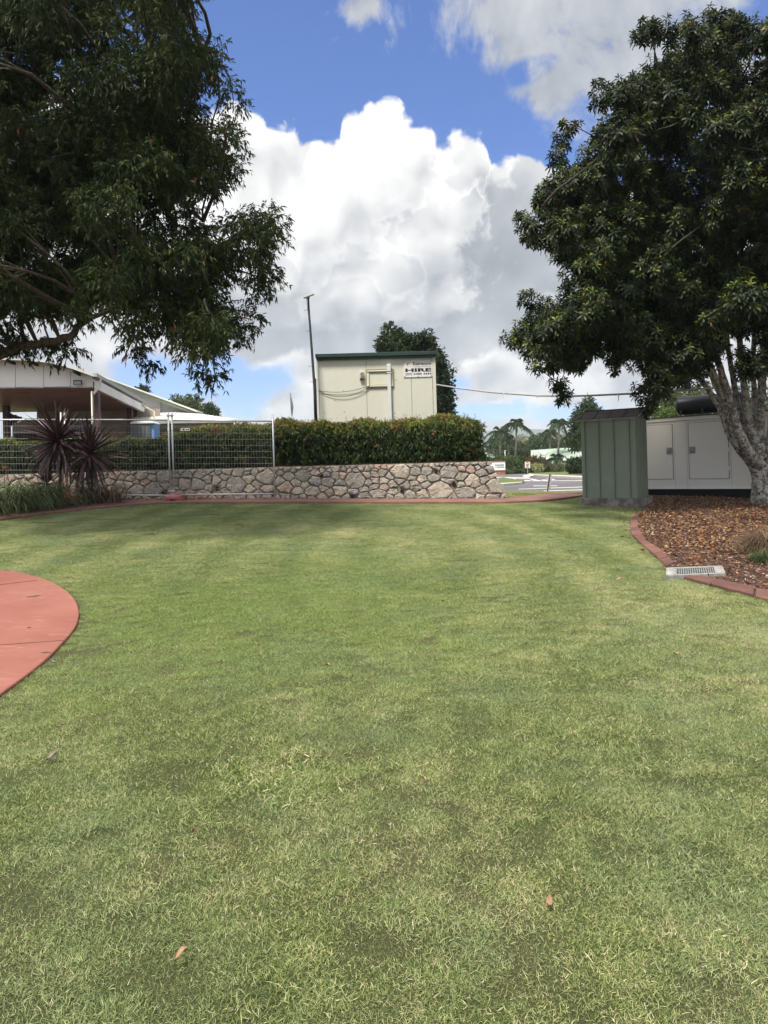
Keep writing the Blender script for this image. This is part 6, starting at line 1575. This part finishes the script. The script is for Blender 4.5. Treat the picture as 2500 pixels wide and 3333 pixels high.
litter('leaf_litter', 34000, bed, -20, 9.6, .062, .022, M_LIT, .024, .04, lambda x, y: rng.uniform(size=len(x)) < np.clip((y - yfar + 1.4) / 2.4, .10, 1))
spill = [gp(*p) for p in [(1990, 1662), (2100, 1650), (2078, 1680), (2052, 1700), (2048, 1728), (2066, 1762), (2165, 1850), (2150, 1850), (2040, 1770), (2010, 1720)]]
litter('leaf_litter', 800, spill, -20, 20, .085, .030, M_LIT, .03, .03, lambda x, y: rng.uniform(size=len(x)) < .6, (.2, 1))
litter('leaf_litter', 5200, leftbed, -11, 0, .11, .02, M_LIT, .024, .04)
litter('leaf_litter', 420, [(3.2, 17.7), (5.0, 19.6), (5.6, 22.4), (3.4, 22.4)], 0, 9, .07, .03, M_LIT, .02, .015, None, (.5, 1))
litter('leaf_litter', 120, [gp(*p) for p in [(430, 1640), (700, 1638), (640, 1631), (430, 1633)]], -20, 9, .09, .02, M_LIT, .06, .03, None, (.3, 1))
litter('soil_litter', 4200, [(-10.4, 17.2), (2.4, 17.2), (2.4, 17.7), (-10.4, 17.7)], -11, 3, .06, .02, M_CHIP, .02, .03) if False else None
for px, py, s_, rot, lab in ((2016, 1889, .10, .2, 'dry tan leaf on the lawn nearest the drain grate'), (1068, 2173, .055, 2.6, 'tiny tan leaf on the lawn left of the middle'), (2202, 2128, .07, .4, 'curled brown leaf on the open lawn to the right'),
                             (1788, 2940, .055, 1.2, 'pinkish brown leaf in the foreground grass, right of centre'), (630, 2712, .05, 2.0, 'pale broad leaf in the foreground grass, left of centre'), (168, 2467, .06, .5, 'grey leaf in the grass at the left below the red path'),
                             (172, 2156, .055, .1, 'grey leaf at the curved edge of the red path'), (1440, 1960, .06, 1.0, 'small brown leaf in the middle distance of the lawn'), (590, 3120, .055, .8, 'narrow orange brown leaf in the left foreground grass'), (1382, 2548, .04, 2.2, 'small rust coloured leaf just right of the lawn centre')):
    c = G(px, py, .028); n_ = 9; vs = []
    if True: s_ *= .78
    for k in range(n_):
        t = k / (n_ - 1); w = math.sin(t * math.pi) ** .8 * (.16 + .13 * ((px * 7) % 10) / 10) * s_
        a = Vector((math.cos(rot), math.sin(rot), 0)); b = Vector((-a.y, a.x, 0)); p = c + a * (t - .5) * s_ + Vector((0, 0, .006 + .012 * math.sin(t * 3.1 + px)))
        vs.append((p - b * w + Vector((0, 0, .008)), p, p + b * w + Vector((0, 0, .012))))
    s = MB(); s.add([v for r_ in vs for v in r_], [f for k in range(n_ - 1) for f in ((3 * k, 3 * k + 1, 3 * k + 4, 3 * k + 3), (3 * k + 1, 3 * k + 2, 3 * k + 5, 3 * k + 4))])
    cdark = 'grey' in lab
    solo('fallen_leaf', s.mesh('fallen_leaf', True), surf('dry_leaf_grey', (.13, .11, .10), (.2, .17, .15), 40, .8) if cdark else surf('dry_leaf', (.24, .125, .07), (.33, .22, .13), 40, .8), lab, 'leaf', 'single dry leaves lying on the lawn')
for px, py, a, L, lab in ((104, 1942, .1, .10, 'upper dark twig on the red path'), (120, 1939, .15, .07, 'second dark twig beside the upper one on the red path'), (150, 2124, .05, .07, 'lowest dark twig on the red path'), (95, 2043, .2, .03, 'tiny dark seed pod on the red path')):
    c = G(px, py, .028); d = Vector((math.cos(a), math.sin(a), 0)); solo('twig', MB().tube([c - d * L / 2, c + Vector((0, 0, .004)), c + d * L / 2], [.002, .004, .002], 5).mesh('twig'), M_DSEAM, lab, 'twig', 'dark twigs on the red path')

# ================================================================== LAWN GRASS
RC_ = G(1330, 1790)
def blade_mat():
    m, n, bs, out = newmat('grass_blade'); v = wpos(n)
    a = n.nodes.new('ShaderNodeAttribute'); a.attribute_name = 'tint'; t = X(a.outputs['Fac'])
    big = xnoise(v, .55, 4, .6); med = xnoise(v, 2.4, 3, .62)
    sp = n.nodes.new('ShaderNodeSeparateXYZ'); n.links.new(v, sp.inputs[0])
    dx = X(sp.outputs[0]) - RC_.x; dy = X(sp.outputs[1]) - RC_.y
    rad = X.m('SQRT', dx * dx + dy * dy * .085) + (big - .5) * .35
    ring = X.m('SINE', rad * 7.0) * smooth(X(sp.outputs[1]), 4.5, 7.5)
    dry = smooth(big, .40, .68) * .36 + smooth(med, .46, .68) * .34 + .08
    clump = xnoise(v, 9.0, 3, .7); t2 = t * .62 + dry * .44 + (clump - .5) * .5 + (ring * .075 * smooth(X(sp.outputs[1]), 4.5, 8.0)) + .02
    r = n.nodes.new('ShaderNodeValToRGB'); n.links.new(t2.v, r.inputs[0]); e = r.color_ramp.elements
    cl = [(0, (.060, .095, .028)), (.20, (.155, .215, .062)), (.42, (.29, .355, .120)), (.62, (.43, .455, .195)), (.80, (.60, .54, .31)), (1, (.76, .66, .45))]
    while len(e) < len(cl): e.new(.5)
    for i, (p, c) in enumerate(cl): e[i].position = p; e[i].color = (*c, 1)
    cool = xcol(smooth(xnoise(v, 1.3, 2, .6), .42, .68) * .42, r.outputs[0], (.25, .325, .165))
    gm_ = G(830, 1960); ddx = (X(sp.outputs[0]) - gm_.x) * .30; ddy = (X(sp.outputs[1]) - gm_.y) * .26
    lush = smooth(1.0 - X.m('SQRT', ddx * ddx + ddy * ddy) + (big - .5) * 2.2, .0, .9) * .5
    cool = xcol(lush, cool, (.19, .29, .055))
    n.links.new(cool, bs.inputs['Base Color']); bs.inputs['Roughness'].default_value = .5; bs.inputs['Specular IOR Level'].default_value = .35
    tr = n.nodes.new('ShaderNodeBsdfTranslucent'); n.links.new(cool, tr.inputs[0]); mx = n.nodes.new('ShaderNodeMixShader'); mx.inputs[0].default_value = .28
    n.links.new(bs.outputs[0], mx.inputs[1]); n.links.new(tr.outputs[0], mx.inputs[2]); n.links.new(mx.outputs[0], out.inputs[0]); return m
M_BLADE = blade_mat()
def tuft(seed, n, R, h0, h1, w, lean):
    rs = np.random.default_rng(seed); a = rs.uniform(0, 6.283, n); r = R * np.sqrt(rs.uniform(0, 1, n)) * rs.uniform(.8, 1.15, n)
    B = np.stack([r * np.cos(a), r * np.sin(a), np.full(n, -.006)], 1)
    d = rs.normal(size=(n, 3)) * [lean, lean, .12] + [0, 0, 1.0]; cl = np.sin(B[:, :1] * 40 + seed) * .3; d[:, :1] += cl; d = unit(d)
    H = rs.uniform(h0, h1, n)[:, None] * (.75 + .45 * rs.uniform(size=(n, 1)) ** 3); s = unit(np.cross(d, rs.normal(size=(n, 3)))); W_ = w * rs.uniform(.7, 1.3, (n, 1))
    bend = rs.normal(size=(n, 3)) * [.5, .5, 0]
    m1 = B + d * H * .55; tip = m1 + unit(d + bend + [0, 0, -.35]) * H * .5
    V = np.stack([B - s * W_ / 2, B + s * W_ / 2, m1 - s * W_ * .42, m1 + s * W_ * .42, tip], 1).reshape(-1, 3)
    q = np.array([[0, 1, 3], [0, 3, 2], [2, 3, 4]]); Fc = (np.arange(n)[:, None, None] * 5 + q[None]).reshape(-1, 3)
    tint = rs.uniform(0, .95, n) ** 1.25 + (rs.uniform(size=n) < .10) * .7
    me = npmesh('grass_tuft', V, Fc, np.repeat(np.clip(tint, 0, 1.3), 5)); me.materials.append(M_BLADE)
    return bpy.data.objects.new('grass_tuft', me)
tufts = [tuft(i, 1350, .18, .014, .031, .0017, 1.0) for i in range(5)] + [tuft(9, 800, .16, .022, .042, .0020, .85)]
lawn_poly = [(-12, .6)] + [(-12, 14.0)] + kern[:-1] + [(kern[-1][0], kern[-1][1]), (5.8, 15.8), (eo[0][0], eo[0][1])] + eo[1:] + [gp(2165, 1862)] + eo2 + [(11, eo2[-1][1] - .5), (11, .6)]
gx_, gy_ = np.meshgrid(np.arange(-11, 11, .118), np.arange(.9, 17.4, .118)); x = (gx_ + rng.uniform(-.06, .06, gx_.shape)).ravel(); y = (gy_ + rng.uniform(-.06, .06, gx_.shape)).ravel()
k_ = (np.abs(x) < y * .60 + .6) & (rng.uniform(size=x.shape) < .93 + .22 * np.sin(x * 2.1 + 1.3 * np.sin(y * 1.7)) * np.sin(y * 2.6 + x)); x = x[k_]; y = y[k_]
k = inpoly(x, y, lawn_poly) & ~inpoly(x, y, [(a + .0, b) for a, b in apron_full])
shed_foot = [tuple((Cb + d1 * a + d2 * b)[:2]) for a, b in ((-.10, -.08), (Lf + .07, -.08), (Lf + .07, Ls + .1), (-.10, Ls + .1))]
k &= ~inpoly(x, y, shed_foot)
x = x[k]; y = y[k]
# keep tufts from spilling over hard edges
def near_edge(x, y, poly, d):
    out = np.zeros(len(x), bool)
    for i in range(len(poly)):
        a = np.array(poly[i - 1]); b = np.array(poly[i]); ab = b - a; L2 = (ab ** 2).sum()
        if L2 < 1e-9: continue
        t = np.clip(((x - a[0]) * ab[0] + (y - a[1]) * ab[1]) / L2, 0, 1); out |= ((x - a[0] - ab[0] * t) ** 2 + (y - a[1] - ab[1] * t) ** 2) < d * d
    return out
ne_ = near_edge(x, y, apron, .125) | near_edge(x, y, eo, .12) | near_edge(x, y, eo2, .12) | near_edge(x, y, shed_foot, .10) | near_edge(x, y, kern, .10)
dens = np.clip(17.0 / (17.0), 0, 1)
kk = (~ne_)
x, y = x[kk], y[kk]
print('tufts', len(x))
def scatter(name, x, y, objs, sc_lo, sc_hi, dz=.0, kindw=None):
    n = len(x); V = np.stack([x, y, terr(x, y) + dz], 1).astype(np.float32)
    me = bpy.data.meshes.new(name); me.vertices.add(n); me.vertices.foreach_set('co', V.ravel())
    for nm, arr, ty in (('rz', rng.uniform(0, 6.283, n), 'FLOAT'), ('sc', rng.uniform(sc_lo, sc_hi, n), 'FLOAT')):
        at = me.attributes.new(nm, ty, 'POINT'); at.data.foreach_set('value', arr.astype(np.float32))
    at = me.attributes.new('pick', 'INT', 'POINT'); pk = rng.integers(0, len(objs), n) if kindw is None else kindw
    at.data.foreach_set('value', pk.astype(np.int32))
    o = bpy.data.objects.new(name, me); COL.objects.link(o); BASE[o.name] = Vector((0, 0, 0))
    ng = bpy.data.node_groups.new(name + '_scatter', 'GeometryNodeTree')
    ng.interface.new_socket('Geometry', in_out='INPUT', socket_type='NodeSocketGeometry'); ng.interface.new_socket('Geometry', in_out='OUTPUT', socket_type='NodeSocketGeometry')
    gi = ng.nodes.new('NodeGroupInput'); go = ng.nodes.new('NodeGroupOutput'); jn = ng.nodes.new('GeometryNodeJoinGeometry')
    def attr(nm, ty):
        a = ng.nodes.new('GeometryNodeInputNamedAttribute'); a.data_type = ty; a.inputs['Name'].default_value = nm; return a.outputs['Attribute']
    for q, ob in enumerate(objs):
        oi = ng.nodes.new('GeometryNodeObjectInfo'); oi.inputs['Object'].default_value = ob; oi.inputs['As Instance'].default_value = True
        ip = ng.nodes.new('GeometryNodeInstanceOnPoints'); cm = ng.nodes.new('FunctionNodeCompare'); cm.data_type = 'INT'; cm.operation = 'EQUAL'
        ng.links.new(attr('pick', 'INT'), cm.inputs[2]); cm.inputs[3].default_value = q
        ng.links.new(cm.outputs[0], ip.inputs['Selection']); ng.links.new(gi.outputs[0], ip.inputs['Points']); ng.links.new(oi.outputs['Geometry'], ip.inputs['Instance'])
        cx_ = ng.nodes.new('ShaderNodeCombineXYZ'); ng.links.new(attr('rz', 'FLOAT'), cx_.inputs[2]); cx_.inputs[0].default_value = .05; 
        ng.links.new(cx_.outputs[0], ip.inputs['Rotation']); ng.links.new(attr('sc', 'FLOAT'), ip.inputs['Scale']); ng.links.new(ip.outputs[0], jn.inputs[0])
    ng.links.new(jn.outputs[0], go.inputs[0]); md = o.modifiers.new('scatter', 'NODES'); md.node_group = ng
    return tag(o, kind='stuff')
pk = rng.integers(0, 5, len(x)); pk = np.where(rng.uniform(size=len(x)) < .10, 5, pk)
scatter('grass', x, y, tufts, .75, 1.2, 0, pk)
# a fringe of smaller tufts right up to the hard edges
small = [tuft(20 + i, 220, .055, .014, .030, .0020, .8) for i in range(3)]
ex, ey = [], []
for pl in (apron, eo, [gp(2165, 1862), gp(2187, 1879)] + eo2, kern, shed_foot + shed_foot[:1]):
    for i in range(len(pl) - 1):
        a = np.array(pl[i]); b = np.array(pl[i + 1]); L_ = np.linalg.norm(b - a); m_ = int(L_ * 70) + 1
        t = rng.uniform(0, 1, m_)[:, None]; nrm_ = np.array([b[1] - a[1], a[0] - b[0]]) / max(L_, 1e-6); p = a + (b - a) * t + nrm_ * rng.uniform(-.17, .17, (m_, 1)); ex += list(p[:, 0]); ey += list(p[:, 1])
ex = np.array(ex); ey = np.array(ey)
k = inpoly(ex, ey, lawn_poly) & ~inpoly(ex, ey, apron_full) & ~inpoly(ex, ey, shed_foot) & ~inpoly(ex, ey, bed)
ex, ey = ex[k], ey[k]; k = ~near_edge(ex, ey, apron, .028) & ~near_edge(ex, ey, kern, .02)
scatter('grass', ex[k], ey[k], small, .7, 1.15)
# broad bladed weed grass patch in the foreground
wd = tuft(40, 90, .12, .035, .065, .0055, 1.2)
wx, wy = [], []
for px, py, r, n_ in ((890, 2520, .22, 26), (930, 2560, .15, 12), (720, 2490, .12, 4)):
    c = G(px, py); a = rng.uniform(0, 6.28, n_); rr = r * np.sqrt(rng.uniform(0, 1, n_)); wx += list(c.x + rr * np.cos(a) * 1.3); wy += list(c.y + rr * np.sin(a))
scatter('broad_grass', np.array(wx), np.array(wy), [wd], .6, 1.0)
# verge beyond the wall end
vx = rng.uniform(2.9, 6.4, 1500); vy = rng.uniform(17.6, 23.5, 1500); k = inpoly(vx, vy, vp); scatter('grass', vx[k], vy[k], [tufts[5], tufts[0]], 1.0, 1.6, .01)

# ================================================================== AIR
hz = MB().box((0, 1500, 73), (5400, 3300, 155)).build('haze', None)
hm = bpy.data.materials.new('haze_air'); hm.use_nodes = True; hn = hm.node_tree; hn.nodes.clear()
pv = hn.nodes.new('ShaderNodeVolumePrincipled'); pv.inputs['Color'].default_value = (.80, .90, 1.0, 1); pv.inputs['Density'].default_value = HAZE_D
ho = hn.nodes.new('ShaderNodeOutputMaterial'); hn.links.new(pv.outputs[0], ho.inputs['Volume']); hz.data.materials.append(hm); hz['kind'] = 'stuff'
